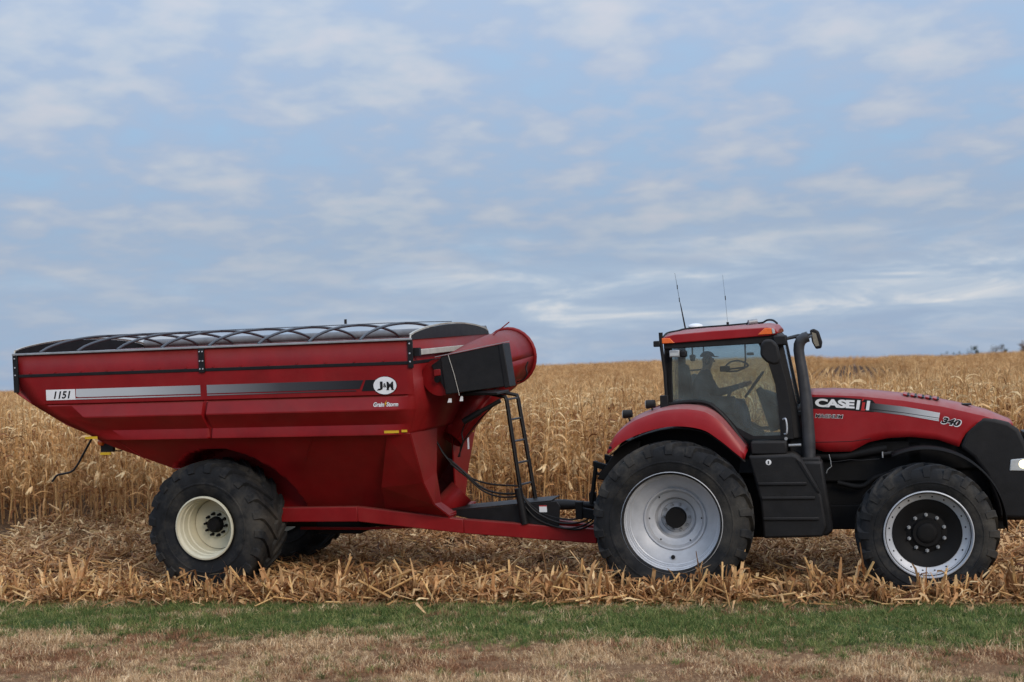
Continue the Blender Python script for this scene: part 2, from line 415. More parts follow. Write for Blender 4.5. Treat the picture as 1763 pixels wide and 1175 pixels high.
def tone(): return min(1, max(0, random.gauss(.5, .27)))
def corn_plant(nleaf=14, h=2.05, simple=False):
    P = Plant(); lx, ly = random.gauss(0, .07), random.gauss(0, .07); p0 = Vector((0, 0, 0))
    def at(u): return Vector((lx * u * u * h, ly * u * u * h, u * h))
    broken = random.random() < .25
    top = .72 if broken else 1.0
    ns = 3
    for i in range(ns): P.rod(at(i / ns * top), at((i + 1) / ns * top), .014 * (1 - .6 * i / ns), .014 * (1 - .6 * (i + 1) / ns), random.uniform(.3, .7), 1, 4)
    if broken:
        a = random.uniform(0, 6.28); q = at(top); P.rod(q, q + Vector((cos(a) * .35, sin(a) * .35, -.25)), .007, .003, .6, 1, 4)
    az = random.uniform(0, 6.28)
    for i in range(nleaf):
        u = .08 + .84 * (i + random.uniform(-.3, .3)) / nleaf
        if u > top: continue
        az += pi + random.uniform(-.6, .6)
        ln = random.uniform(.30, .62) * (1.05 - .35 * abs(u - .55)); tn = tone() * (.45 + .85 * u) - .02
        P.leaf(at(u), az, ln, random.uniform(.024, .052), random.uniform(.5, 1.35), random.uniform(2.0, 4.2), min(1, max(0, tn)), 0, 3 if simple else 5, random.choice((0, 0, 1.5)))
    # ear hanging in its pale husk
    a = random.uniform(0, 6.28); q = at(random.uniform(.42, .52)); d = Vector((cos(a), sin(a), 0)); dn = random.choice((-.6, -1.2, .5))
    e = q + (d * .6 + Vector((0, 0, dn))).normalized() * .2
    P.rod(q, (q + e) / 2, .012, .032, .85, 0, 6); P.rod((q + e) / 2, e, .032, .008, .9, 0, 6)
    for k in range(3): P.leaf(q + d * .03, a + random.uniform(-.6, .6), .24, .06, dn, random.uniform(-.5, 1), random.uniform(.75, 1), 0, 3)
    if not broken:
        for k in range(5):
            a = random.uniform(0, 6.28); P.leaf(at(1.0), a, random.uniform(.14, .26), .012, random.uniform(.6, 1.5), random.uniform(.2, 1.2), random.uniform(.35, .8), 0, 2)
    return P
def corn_clump(ln=1.6, n=7, k_=1.0):
    P = Plant()
    for j in range(n):
        bx = (j + random.uniform(0, 1)) / n * ln - ln / 2; by = random.gauss(0, .08); h = random.uniform(1.7, 2.15)
        P.rod((bx, by, 0), (bx + random.gauss(0, .1), by, h), .016, .008, .5, 1, 3)
        for k in range(8):
            P.leaf((bx, by, h * random.uniform(.15, .95)), random.uniform(0, 6.28), random.uniform(.4, .7) * k_, random.uniform(.05, .085), random.uniform(.5, 1.3), random.uniform(2, 4), tone(), 0, 3)
        for k in range(2): P.leaf((bx, by, h), random.uniform(0, 6.28), .25, .03, random.uniform(.9, 1.5), .5, tone(), 0, 2)
    return P
def stub(kind):
    P = Plant()
    def shard(b, az, el, ln, wd, tn, bend=.5):      # torn strip of husk or sheath: nearly straight, one sharp fold, ragged tip
        d = Vector((cos(az) * cos(el), sin(az) * cos(el), sin(el))); side = Vector((-sin(az), cos(az), random.uniform(-.5, .5))).normalized()
        k = random.uniform(.35, .8); m = b + d * ln * k
        az2 = az + random.uniform(-.8, .8); el2 = el - random.uniform(0, 2.0) * bend; d2 = Vector((cos(az2) * cos(el2), sin(az2) * cos(el2), sin(el2))); e = m + d2 * ln * (1 - k)
        if e.z < .005: e.z = .005
        P.ribbon([b, b + (m - b) * .5, m, e], [wd * .35, wd * .55, wd * .5, wd * random.uniform(.05, .3)], side, tn)
    if kind == 0:
        for q in range(random.choice((1, 1, 2))):
            h = random.choice((random.uniform(.06, .2), random.uniform(.12, .42))); lean = Vector((random.gauss(0, .35), random.gauss(0, .35), 1)).normalized(); b = Vector((random.gauss(0, .04), random.gauss(0, .04), 0)) * q
            P.rod(b, b + lean * h, .012, .010, random.uniform(.45, 1), 1, 5)
            for k in range(random.randint(1, 3)):
                shard(b + lean * h * random.uniform(0, .7), random.uniform(0, 6.28), random.uniform(.8, 1.5), random.uniform(.10, .32), random.uniform(.014, .034), random.uniform(.25, 1), .7)
            for k in range(random.randint(3, 5)):
                P.leaf(b + lean * h * random.uniform(.2, .9), random.uniform(0, 6.28), random.uniform(.12, .34), random.uniform(.018, .042), random.uniform(.0, 1.3), random.uniform(1.5, 3.8), tone(), 0, 4, 1.5)
        if random.random() < .3:      # broken stalk leaning over its own stump
            a = random.uniform(0, 6.28); z = random.uniform(.05, .28); P.rod((0, 0, z), (cos(a) * .38, sin(a) * .38, random.uniform(.02, .30)), .009, .007, random.uniform(.4, .95), 1, 4)
    for k in range(13 if kind == 0 else 26):
        a = random.uniform(0, 6.28); r = abs(random.gauss(0, .2)); b = Vector((cos(a) * r, sin(a) * r, random.uniform(.005, .06)))
        shard(b, random.uniform(0, 6.28), random.uniform(-.1, .55), random.uniform(.08, .32), random.uniform(.008, .030 if random.random() < .85 else .05), tone() * .95, .5)
    for k in range(4):
        a = random.uniform(0, 6.28); r = random.uniform(0, .25); P.leaf((cos(a) * r, sin(a) * r, .03), random.uniform(0, 6.28), random.uniform(.15, .38), random.uniform(.015, .035), random.uniform(.2, 1.2), random.uniform(1.5, 3.5), tone(), 0, 4, 1.5)
    for k in range(1 if kind == 0 else 2):
        a = random.uniform(0, 6.28); b = Vector((random.gauss(0, .15), random.gauss(0, .15), .02)); P.rod(b, b + Vector((cos(a) * .3, sin(a) * .3, random.uniform(0, .1))), .010, .008, random.uniform(.2, .95), 1, 4)
    return P
def grass_tuft(hmin, hmax, n=34, rad=.10, cut=True):
    P = Plant()
    for k in range(n):
        a = random.uniform(0, 6.28); r = random.uniform(0, rad); b = Vector((cos(a) * r, sin(a) * r, -.01))
        P.leaf(b, random.uniform(0, 6.28), random.uniform(hmin, hmax), random.uniform(.0045, .0085), random.uniform(.7, 1.5), random.uniform(.1, 1.7), tone(), 0, 3)
    return P

def hidden_collection(name, objs):
    c = bpy.data.collections.new(name)
    for o in objs: c.objects.link(o)
    return c
def scatter(name, coll, X, Y, scale, lean=.06, n_var=6, label=None, cat=None, zoff=0.0, yaw=None, pick=None):
    n = len(X); Z = ground(X, Y) + zoff
    me = bpy.data.meshes.new(name); me.vertices.add(n)
    me.vertices.foreach_set('co', np.stack([X, Y, Z], 1).astype(np.float32).ravel())
    r = me.attributes.new('rot', 'FLOAT_VECTOR', 'POINT'); yw = RNG.uniform(0, 6.283, n) if yaw is None else yaw
    r.data.foreach_set('vector', np.stack([RNG.normal(0, lean, n), RNG.normal(0, lean, n), yw], 1).astype(np.float32).ravel())
    a = me.attributes.new('size', 'FLOAT', 'POINT'); a.data.foreach_set('value', scale.astype(np.float32))
    a = me.attributes.new('pick', 'INT', 'POINT'); a.data.foreach_set('value', (RNG.integers(0, n_var, n) if pick is None else pick).astype(np.int32))
    o = link(bpy.data.objects.new(name, me)); tag(o, label, cat, kind='stuff')
    g = bpy.data.node_groups.new(name + '_nodes', 'GeometryNodeTree')
    g.interface.new_socket('Geometry', in_out='INPUT', socket_type='NodeSocketGeometry'); g.interface.new_socket('Geometry', in_out='OUTPUT', socket_type='NodeSocketGeometry')
    gi = g.nodes.new('NodeGroupInput'); go = g.nodes.new('NodeGroupOutput')
    ci = g.nodes.new('GeometryNodeCollectionInfo'); ci.inputs['Collection'].default_value = coll; ci.inputs['Separate Children'].default_value = True; ci.inputs['Reset Children'].default_value = True
    ip = g.nodes.new('GeometryNodeInstanceOnPoints'); ip.inputs['Pick Instance'].default_value = True
    def attr(nm, ty):
        q = g.nodes.new('GeometryNodeInputNamedAttribute'); q.data_type = ty; q.inputs['Name'].default_value = nm; return q.outputs[0]
    g.links.new(gi.outputs[0], ip.inputs['Points']); g.links.new(ci.outputs[0], ip.inputs['Instance'])
    g.links.new(attr('pick', 'INT'), ip.inputs['Instance Index'])
    e = g.nodes.new('FunctionNodeEulerToRotation'); g.links.new(attr('rot', 'FLOAT_VECTOR'), e.inputs[0]); g.links.new(e.outputs[0], ip.inputs['Rotation'])
    g.links.new(attr('size', 'FLOAT'), ip.inputs['Scale']); g.links.new(ip.outputs[0], go.inputs[0])
    md = o.modifiers.new('scatter', 'NODES'); md.node_group = g
    return o
def inview(X, Y, margin=.54, pad=3.0): return (Y > 4) & (np.abs(X) < margin * Y + pad)
def patch(v0, v1, w0, w1, dens):
    n = int((v1 - v0) * (w1 - w0) * dens); v = RNG.uniform(v0, v1, n); w = RNG.uniform(w0, w1, n); X, Y = XY(v, w); k = inview(X, Y); return X[k], Y[k], v[k], w[k]
def vnoise(x, y, s, seed=0):
    r = np.random.default_rng(seed); out = 0
    for i in range(6):
        a = r.uniform(0, 6.28); f = s * r.uniform(.6, 1.8); out = out + np.sin(x * f * cos(a) + y * f * sin(a) + r.uniform(0, 6.28))
    return out / 6

def build_plants():
    # standing crop, rows parallel to the road
    V = [corn_plant().obj('corn_plant_%d' % i, [STRAW, STALK]) for i in range(9)]
    xs, ys = [], []
    v = 24.25; r = 0
    while v < 66:
        step = .15 if v < 34 else .20; w = np.arange(-50, 50, step); w = w + RNG.normal(0, .035, len(w)); vv_ = v + RNG.normal(0, .05, len(w)) + .06 * np.sin(w * .7 + r)
        X, Y = XY(vv_, w); k = inview(X, Y, .56, 4) & (RNG.random(len(w)) > .05); xs.append(X[k]); ys.append(Y[k]); v += .76; r += 1
    X = np.concatenate(xs); Y = np.concatenate(ys)
    sc = np.clip(RNG.normal(1.0, .09, len(X)), .75, 1.14) * (1 + .05 * vnoise(X, Y, .5, 3))
    scatter('corn_field', hidden_collection('corn_kinds', V), X, Y, sc, .07, 9, 'standing field of dry tan corn behind the machines, near rows with separate stalks', 'corn crop')
    # the same crop further up the hill, clumps of several stalks
    C = [corn_clump().obj('corn_clump_%d' % i, [STRAW, STALK]) for i in range(6)]
    xs, ys, ss = [], [], []
    for a, b, dens, s in ((64, 110, .9, 1.0), (110, 200, .55, 1.05), (200, 390, .34, 1.1)):
        X, Y, v, w = patch(a, b, -260, 260, dens)
        px = 881.5 + 2300 * X / Y
        hole = (np.abs(X * cos(.2487) - Y * sin(.2487)) < 7.2) & (Y > 108) & (Y < 340)
        X, Y = X[~hole], Y[~hole]; xs.append(X); ys.append(Y); ss.append(np.clip(RNG.normal(s, .1, len(X)), .8, 1.25))
    X = np.concatenate(xs); Y = np.concatenate(ys); S = np.concatenate(ss)
    scatter('corn_on_hillside', hidden_collection('clump_kinds', C), X, Y, S, .05, 6, 'far hillside covered in ripe tan corn up to the horizon', 'corn crop')
    # patch with rows running up the slope
    xs, ys, yw = [], [], []; th = .2487; d = np.array([sin(th), cos(th)]); q = np.array([cos(th), -sin(th)])
    for k in range(-6, 7):
        t = np.arange(112, 342, .55); off = k * 1.1 + RNG.normal(0, .03, len(t)); P = t[:, None] * d + off[:, None] * q
        xs.append(P[:, 0]); ys.append(P[:, 1]); yw.append(np.full(len(t), pi / 2 - th))
    scatter('corn_rows_on_slope', hidden_collection('row_kinds', [corn_clump(1.6, 8, .35).obj('row_clump_%d' % i, [STRAW, STALK]) for i in range(6)]), np.concatenate(xs), np.concatenate(ys), np.full(sum(map(len, xs)), .32), .02, 6, 'patch of hillside corn with bare gaps between its rows, behind the tractor bonnet', 'corn rows', yaw=np.concatenate(yw))
    # harvested strip: stubble and litter
    S0 = [stub(0).obj('stubble_%d' % i, [LITT, STALK]) for i in range(14)]
    S1 = [stub(1).obj('litter_%d' % i, [LITT, STALK]) for i in range(8)]
    xs, ys, ss = [], [], []
    for v, dens, s in ((17.10, 11, 1.0), (17.20, 12, 1.25), (17.30, 10, 1.2), (17.35, 6, .8), (18.1, 4, .7), (18.9, 3.2, .65), (19.6, 3, .65), (20.4, 3, .65), (21.2, 3, .7), (21.9, 3, .7), (22.7, 3.5, .8), (23.5, 4, .9), (24.0, 7, 1.2), (24.6, 6, 1.2)):
        w = RNG.uniform(-14, 14, int(28 * dens)); X, Y = XY(v + RNG.normal(0, .09, len(w)), w); k = inview(X, Y, .54, 3) & (RNG.random(len(w)) < np.clip(.75 + .9 * vnoise(w, v * 9 + w * 0, 2.6, 31), .15, 1))
        xs.append(X[k]); ys.append(Y[k]); ss.append(RNG.uniform(.55, 1.45, k.sum()) * s)
    scatter('corn_stubble', hidden_collection('stubble_kinds', S0), np.concatenate(xs), np.concatenate(ys), np.concatenate(ss), .18, 14, 'broken corn stalks and torn husks standing along the grass edge and under the machines', 'stubble')
    X, Y, v, w = patch(17.08, 25.0, -14, 14, 25); k = RNG.random(len(v)) < np.clip(.68 + 1.2 * vnoise(w, v * 1.5, 1.9, 41), .2, 1); X, Y = X[k], Y[k]
    scatter('corn_litter', hidden_collection('litter_kinds', S1), X, Y, RNG.uniform(.7, 1.45, len(X)), .12, 8, 'flattened dry corn leaves littering the harvested strip', 'crop litter')
    # verge
    G1 = [grass_tuft(.05, .12).obj('green_tuft_%d' % i, [GRASSG]) for i in range(6)]
    G2 = [grass_tuft(.03, .10, 30).obj('dry_tuft_%d' % i, [GRASSD if i < 4 else GRASSB]) for i in range(8)]
    X, Y, v, w = patch(10.6, 17.4, -12, 12, 235)
    q = v + .45 * vnoise(w, v * 2, 1.3, 5) + RNG.normal(0, .22, len(v))
    patchy = vnoise(w, v * 3, 1.6, 9) + .5 * vnoise(w, v, 5, 8) + RNG.normal(0, .25, len(v))
    pg = np.where((q > 14.55 - .055 * w) & (q < 17.4), .56 + .42 * np.clip((patchy + .45) * 1.6, -1, 1), .04)
    pg = np.where(q > 16.35, pg * .6, pg)
    gr = RNG.random(len(v)) < pg
    k = gr; scatter('green_grass', hidden_collection('green_kinds', G1), X[k], Y[k], RNG.uniform(.55, 1.15, k.sum()), .1, 6, 'strip of short green grass along the edge of the field', 'grass')
    pb = vnoise(w, v * 2.2, 2.2, 21) + .6 * vnoise(w, v * 2, 6.5, 22); dk = RNG.random(len(v)) < np.clip(.30 + pb * 1.1, .03, .92)
    k = ~gr & (v < 17.35) & (RNG.random(len(v)) < np.clip(.9 - .4 * vnoise(w, v * 2, 4.3, 23), .5, 1))
    pk = np.where(dk[k], RNG.integers(4, 8, k.sum()), RNG.integers(0, 4, k.sum()))
    scatter('dry_grass', hidden_collection('dry_kinds', G2), X[k], Y[k], RNG.uniform(.45, 1.0, k.sum()) * (1.1 + .6 * np.clip(vnoise(w[k], v[k] * 2, 3.1, 24) * 2, -1, 1)), .15, 8, 'dry brown mown grass verge nearest the viewer', 'grass', pick=pk)
build_plants()

# ------------------------------------------------------------------ far trees
BARK = mat('tree_bark', (.07, .06, .05), .9, var=.3)
LF1 = leaf_mat('tree_leaf', (.020, .035, .018), (.04, .062, .03), (.075, .09, .05), .1)
LF2 = leaf_mat('autumn_leaf', (.06, .055, .04), (.11, .095, .065), (.18, .13, .08), .1)
LF3 = leaf_mat('rusty_leaf', (.10, .05, .03), (.18, .09, .05), (.26, .15, .08), .1)
def tree(px, dist, h, w, lm, label, dens=1.0, name='tree', low=.15, cat='tree', group=None):
    t = (px - 881.5) / 2300; X, Y = t * dist, dist; z = float(ground(X, Y)) - .3
    crest_px = 0
    r = thing(name, label, cat, (X, Y, z), (0, 0, random.uniform(0, 6)), group)
    mb = MB(); mb.tube([(0, 0, 0), (.05 * w, 0, h * .35), (0, .03 * w, h * .75)], [.035 * h, .025 * h, .008 * h], 7)
    for k in range(7):
        a = k * 2.4; z0 = h * (.22 + .07 * k); ln = w * random.uniform(.3, .48)
        mb.tube([(0, 0, z0), (cos(a) * ln * .5, sin(a) * ln * .5, z0 + h * .12), (cos(a) * ln, sin(a) * ln, z0 + h * .2)], [.014 * h, .009 * h, .003 * h], 5)
    part('trunk', mb, BARK, r, smooth=50)
    P = Plant(); lob = []
    for k in range(13):
        a = random.uniform(0, 6.28); u = random.random(); rr = w * .5 * (1 - .75 * u) * random.uniform(.2, .9)
        lob.append((Vector((cos(a) * rr, sin(a) * rr, h * (low + (.92 - low) * u))), random.uniform(.12, .24) * w))
    n = int(1500 * dens)
    for k in range(n):
        c, rad = random.choice(lob); d = Vector((random.gauss(0, 1), random.gauss(0, 1), random.gauss(0, .8))).normalized() * rad * random.uniform(.3, 1.1)
        p = c + d
        if p.z < .05 * h: continue
        a = random.uniform(0, 6.28); s = random.uniform(.018, .045) * h
        P.ribbon([p, p + Vector((cos(a), sin(a), random.uniform(-.6, .6))) * s], [s * .5, s * .35], Vector((-sin(a), cos(a), random.uniform(-.8, .8))).normalized(), tone())
    o = P.obj('crown', [lm]); link(o, r)
    return r
def build_trees():
    D = 430; lift = 3.6      # ground there has fallen behind the crest, so trees stand taller than what shows
    tree(1678, D, 7.0, 5.6, LF1, 'small dark green round tree on the skyline, leftmost of the larger skyline trees')
    tree(1669, D + 8, 5.6, 7.0, LF1, 'low dark bush at the left foot of the round skyline tree', .8, 'bush', .1, 'bush')
    tree(1686, D + 6, 5.5, 7.0, LF2, 'low grey bush at the right foot of the round skyline tree', .8, 'bush', .1, 'bush')
    tree(1713, D, 7.4, 6.0, LF2, 'thin greyish half bare tree on the skyline, middle one of the larger skyline trees', .45)
    tree(1724, D, 7.2, 4.0, LF2, 'thin upright bare sapling just right of the half bare skyline tree', .3)
    tree(1703, D + 6, 5.5, 8.0, LF2, 'low grey brush at the left foot of the half bare skyline tree', .8, 'bush', .1, 'bush')
    tree(1762, D, 8.2, 7.2, LF3, 'rusty brown tree on the skyline cut by the right edge', 1.0)
    tree(1731, D, 5.8, 3.0, LF1, 'tiny dark bush on the skyline between the bare tree and the rusty tree', .4, 'bush', .05, 'bush')
    for px, h, lab in ((1619, 5.0, 'tiny dark evergreen speck at the left end of the skyline bushes'), (1629, 5.6, 'small dark round evergreen, second of the skyline bushes from the left'),
                       (1640, 5.4, 'small dark flat evergreen in the middle of the skyline bushes'), (1650, 6.0, 'largest and rightmost dark evergreen of the small skyline bushes')):
        tree(px, D, h, 3.2, LF1, lab, .4, 'evergreen_bush', .05, 'bush', 'small dark bushes on the skyline')
build_trees()
# ------------------------------------------------------------------ wheels
def tyre_mesh(R, Ri, wd, lug_h=.045, nlug=21, bulge=.03, lugw=.055, name='tyre'):
    """tyre about the y axis, centred on y=0; R outer radius over the lugs"""
    mb = MB(); Rc = R - lug_h; h = wd / 2
    prof = [(Ri - .03, -h * .80), (Ri + .005, -h * .90), (Ri + .03, -h * .97), (Ri + (Rc - Ri) * .32, -h - bulge * .8), (Ri + (Rc - Ri) * .58, -h - bulge), (Ri + (Rc - Ri) * .82, -h - bulge * .3),
            (Rc - .035, -h * .95), (Rc - .008, -h * .86), (Rc, -h * .6), (Rc + .006, 0)]
    prof = prof + [(r, -y) for r, y in prof[-2::-1]]
    mb.lathe(prof, 84)
    for sgn in (-1, 1):                                   # raised ring on the sidewall
        mb.lathe([(Ri + (Rc - Ri) * .38, sgn * (h + bulge * .75)), (Ri + (Rc - Ri) * .40, sgn * (h + bulge + .006)), (Ri + (Rc - Ri) * .44, sgn * (h + bulge + .006)), (Ri + (Rc - Ri) * .46, sgn * (h + bulge * .8))], 84)
    pitch_ = 2 * pi / nlug
    for sgn in (-1, 1):
        for k in range(nlug):
            a0 = k * pitch_ + (pitch_ / 2 if sgn > 0 else 0); secs = []
            for u, rr, dep in ((1.0, Rc - .11, .022), (1.0, Rc - .03, .040), (.93, Rc - .008, .06), (.55, Rc, .06), (.0, Rc + .006, .055), (-.08, Rc + .006, .05)):
                y = sgn * (h * min(1, u) + (bulge * .45 if u == 1.0 and rr < Rc - .05 else .0)); sweep = (1 - max(u, -.1)) * h * .95 / R; a = a0 + sweep
                wl = lugw / R * (1.15 if u > .8 else 1.0)
                top = rr + lug_h if u < 1 else rr
                if u == 1.0:      # wraps over the shoulder: stands out sideways
                    q = [(rr, a - wl, y), (rr, a + wl, y), (rr + .012, a + wl * .75, y + sgn * dep), (rr + .012, a - wl * .75, y + sgn * dep)]
                    if rr > Rc - .05: q = [(rr - .03, a - wl, y * .97), (rr - .03, a + wl, y * .97), (rr + lug_h * .95, a + wl * .8, y + sgn * .008), (rr + lug_h * .95, a - wl * .8, y + sgn * .008)]
                else:
                    q = [(rr - .02, a - wl, y), (rr - .02, a + wl, y), (top, a + wl * .75, y), (top, a - wl * .75, y)]
                secs.append([(r * sin(an), yy, r * cos(an)) for r, an, yy in q])
            o = []
            for s_ in secs: o += s_
            fs = []
            for i in range(len(secs) - 1):
                for j in range(4): fs.append((i * 4 + j, i * 4 + (j + 1) % 4, (i + 1) * 4 + (j + 1) % 4, (i + 1) * 4 + j))
            fs += [(3, 2, 1, 0), tuple((len(secs) - 1) * 4 + j for j in range(4))]
            mb.add(o, fs)
    return mb.mesh(name, RUB, 38)
def flip(me):
    m2 = me.copy()
    co = np.empty(len(m2.vertices) * 3); m2.vertices.foreach_get('co', co); co = co.reshape(-1, 3); co[:, 1] *= -1; m2.vertices.foreach_set('co', co.ravel()); m2.flip_normals(); m2.update(); return m2
def make_wheel(root, loc, meshes, side, rotz=0.0, spin=0.0):
    """meshes: disc, then list of (name, mesh, offset) children; outer face towards -y, side=+1 turns it round"""
    disc, kids = meshes
    o = link(bpy.data.objects.new('wheel', disc), root); o.location = loc; o.rotation_euler = (0, spin, rotz + (pi if side > 0 else 0))
    for nm, me, off in kids:
        c = link(bpy.data.objects.new(nm, me), o); c.location = off
    return o
def nut_mesh(r, d, m, name='wheel_nut'):
    mb = MB(); mb.lathe([(0, -d), (r * .8, -d), (r, -d * .75), (r, 0), (r * 1.5, 0), (r * 1.5, .004)], 6); return mb.mesh(name, m, 30)

# ------------------------------------------------------------------ grain cart
def grain_cart():
    c = thing('grain_cart', 'large red grain cart with open barred top and folded auger, hitched behind the tractor', 'grain cart',
              (-3.9475, 20.3707, -.0236), (radians(2.3), 0, -radians(16)))
    XR, XF = -2.84, 3.25
    # rear and front outline of the tank by height
    zr = [(3.41, -2.85), (2.86, -2.85), (2.38, -2.10), (2.19, -1.65), (2.12, -1.60), (2.02, -1.42), (1.66, -.62), (1.0, .25)]
    zf = [(3.41, 3.25), (2.50, 3.27), (2.19, 3.14), (2.12, 3.11), (1.0, 2.55)]
    def xr(z): return float(np.interp(-z, [-a for a, b in zr], [b for a, b in zr]))
    def xf(z): return float(np.interp(-z, [-a for a, b in zf], [b for a, b in zf]))
    prof = [(3.41, 1.75), (3.10, 1.75), (2.695, 1.745), (2.675, 1.71), (2.655, 1.735), (2.50, 1.80), (2.485, 1.80), (2.30, 1.64), (2.285, 1.63), (2.165, 1.665), (2.15, 1.665), (2.145, 1.60)]
    def flat(z): return float(np.interp(z, [2.145, 2.7, 3.41], [1.60, 1.745, 1.75]))
    us = [0, .035, .10, .16, .3, .5, .505, .52, .525, .7, .9, .955, .985, 1]
    for sgn in (-1, 1):
        rows = []
        for z, y in prof:
            row = []
            a, b = xr(z), xf(z)
            for u in us:
                xv = a + (b - a) * u
                if .45 < u < .55: xv = {.5: .145, .505: .165, .52: .205, .525: .225}[u]
                k = min(1, max(0, (u - .045) / .06)) if u < .5 else min(1, max(0, (.99 - u) / .02))
                if .501 < u < .523: k = .25 if z < 2.69 else 1      # pressed seam between the two panels
                row.append((xv, sgn * (flat(z) * (1 - k) + y * k), z))
            rows.append(row)
        mb = MB().grid(rows); part('side_panel', mb, RED, c, smooth=22, solid=.012)
        # hopper below with the wheel well pressed in
        rows = []
        for i in range(46):
            t = i / 45; z = 2.145 - t * 1.22; row = []
            y0 = 1.60 - t * 1.02
            for j in range(90):
                x = xr(z) + (xf(z) - xr(z)) * j / 89; d = math.hypot(x - .12, z - .93); y = y0
                w = min(1, max(0, (1.05 - d) / .04)); y = y * (1 - w) + min(y, .60) * w
                row.append((x, sgn * y, z))
            rows.append(row)
        part('hopper_side', MB().grid(rows), RED, c, smooth=30)
    # end walls
    zs = [3.41, 3.1, 2.9, 2.86, 2.7, 2.5, 2.38, 2.19, 2.145]; mb = MB().grid([[(xr(z), -flat(z), z), (xr(z), 0, z), (xr(z), flat(z), z)] for z in zs]); part('rear_wall', mb, RED, c, smooth=25, solid=.012)
    mb = MB().grid([[(xf(z), -flat(z), z), (xf(z) + (.05 if z < 2.9 else 0), 0, z), (xf(z), flat(z), z)] for z in zs]); part('front_wall', mb, RED, c, smooth=25, solid=.012)
    zs = np.linspace(2.145, .93, 9)
    part('hopper_rear', MB().grid([[(xr(z), -(1.6 - (2.145 - z) * .84), z), (xr(z), (1.6 - (2.145 - z) * .84), z)] for z in zs]), RED, c, smooth=20)
    part('hopper_front', MB().grid([[(xf(z), -(1.6 - (2.145 - z) * .84), z), (xf(z), (1.6 - (2.145 - z) * .84), z)] for z in zs]), RED, c, smooth=20)
    # crease trim: top rail, black band, corner posts with bolts
    mb = MB()
    for s in (-1, 1): mb.box(-2.87, 3.27, s * 1.765 - .025, s * 1.765 + .025, 3.405, 3.435)
    part('top_rail', mb, GRY, c, bevel=.006)
    mb = MB()
    for s in (-1, 1): mb.box(-2.86, 3.262, s * 1.757 - .009, s * 1.757 + .009, 3.085, 3.128)
    mb.box(3.254, 3.272, -1.75, 1.75, 3.085, 3.128); mb.box(-2.87, -2.853, -1.75, 1.75, 3.085, 3.128)
    part('black_band', mb, BLK, c, bevel=.004)
    bolt = MB().lathe([(0, -.012), (.010, -.010), (.012, 0)], 8).mesh('post_bolt', SIL, 40)
    for x0, x1, dx in ((-2.868, -2.79, (-2.83,)), (.13, .215, (.15, .195)), (3.215, 3.285, (3.245,))):
        for s in (-1, 1):
            p = part('corner_post' if abs(x0) > 1 else 'middle_post', MB().box(x0, x1, s * 1.768 - .016, s * 1.768 + .012, 3.04 if x0 > 3 else (2.87 if x0 < 0 else 3.07), 3.404), BLK, c, bevel=.004)
            if s < 0:
                for bx in dx:
                    for bz in (3.36, 3.23, 3.12):
                        b = link(bpy.data.objects.new('bolt', bolt), p); b.location = (bx, -1.785, bz)
    # arched end caps of the tarp, black sheet with a pale top edge
    for x, nm in ((3.262, 'front_end_cap'), (-2.862, 'rear_end_cap')):
        ys = np.linspace(-1.74, 1.74, 25); arc = [.045 + .135 * (1 - (y / 1.74) ** 2) ** .8 for y in ys]
        mb = MB().grid([[(x, y, 3.412) for y in ys], [(x, y, 3.412 + h) for y, h in zip(ys, arc)]]); e = part(nm, mb, BLK, c, solid=.014)
        mb = MB().tube([(x - .01 * np.sign(x), -1.76, 3.42)] + [(x - .01 * np.sign(x), y, 3.425 + h) for y, h in zip(ys, arc)] + [(x - .01 * np.sign(x), 1.76, 3.42)], .011, 6); part('edge_strip', mb, LTG, e, smooth=60)
        part('cap_flap', MB().grid([[(x - np.sign(x) * d, y, 3.425 + h + .012) for y, h in zip(ys, arc)] for d in (0, .035)]), LTG, e, solid=.004)
    for x in (-2.45, -1.83, -1.18, -.48, .26, 1.02, 1.77, 2.52):
        ys = np.linspace(-1.72, 1.72, 21); mb = MB().tube([(x, y, 3.43 + .205 * (1 - (y / 1.72) ** 2) ** .75) for y in ys], .021, 7)
        part('tarp_bow', mb, BOWM, c, smooth=60)
    part('ridge_cable', MB().tube([(-2.86, 0, 3.63)] + [(x, 0, 3.647) for x in np.linspace(-2.45, 2.52, 9)] + [(3.25, 0, 3.63)], .006, 5), BOWM, c)
    part('rolled_tarp', MB().tube([(-2.85, 1.76, 3.48), (0, 1.77, 3.475), (3.22, 1.76, 3.48)], .065, 12), TARP, c, smooth=60)
    mb = MB()
    for x in np.linspace(-2.2, 2.8, 5): mb.tube([(x, -1.72, 3.05), (x, 1.72, 3.05)], .025, 6)
    part('inner_brace', mb, RED, c, smooth=60)
    part('sight_rod', MB().tube([(1.55, .1, 3.66), (1.55, .1, 3.73)], .02, 6), BLK, c)
    bolt2 = MB().lathe([(0, -.010), (.009, -.008), (.011, 0)], 8).mesh('panel_bolt', RED, 40)
    for x in np.arange(-2.6, 3.2, .42):
        b = link(bpy.data.objects.new('panel_bolt', bolt2), c); b.location = (x, -1.768, 3.145)
    for x in (-1.35, .18, 1.7):
        part('weld_seam', MB().tube([(x, -1.592, 2.13), (x * .8 + .1, -1.30 if abs(x - .18) > .5 else -1.40, 1.78 if abs(x - .18) > .5 else 2.0)], .006, 5), RED, c)
    # decals on the near side
    yd = -1.7555
    band = gradient_mat('silver_to_black_band', -2.4, 2.6, [(0, (.62, .65, .67)), (.30, (.50, .53, .55)), (.52, (.26, .27, .29)), (.75, (.06, .062, .07)), (1, (.015, .015, .018))])
    def quad(nm, x0, x1, z0, z1, m, y=yd, t=.0015, sh=0.0):
        return part(nm, MB().prism([(x0, z0), (x1, z0), (x1 + sh, z1), (x0 + sh, z1)], y - t, y), m, c)
    quad('number_plate', -2.35, -1.87, 2.745, 2.895, WHT)
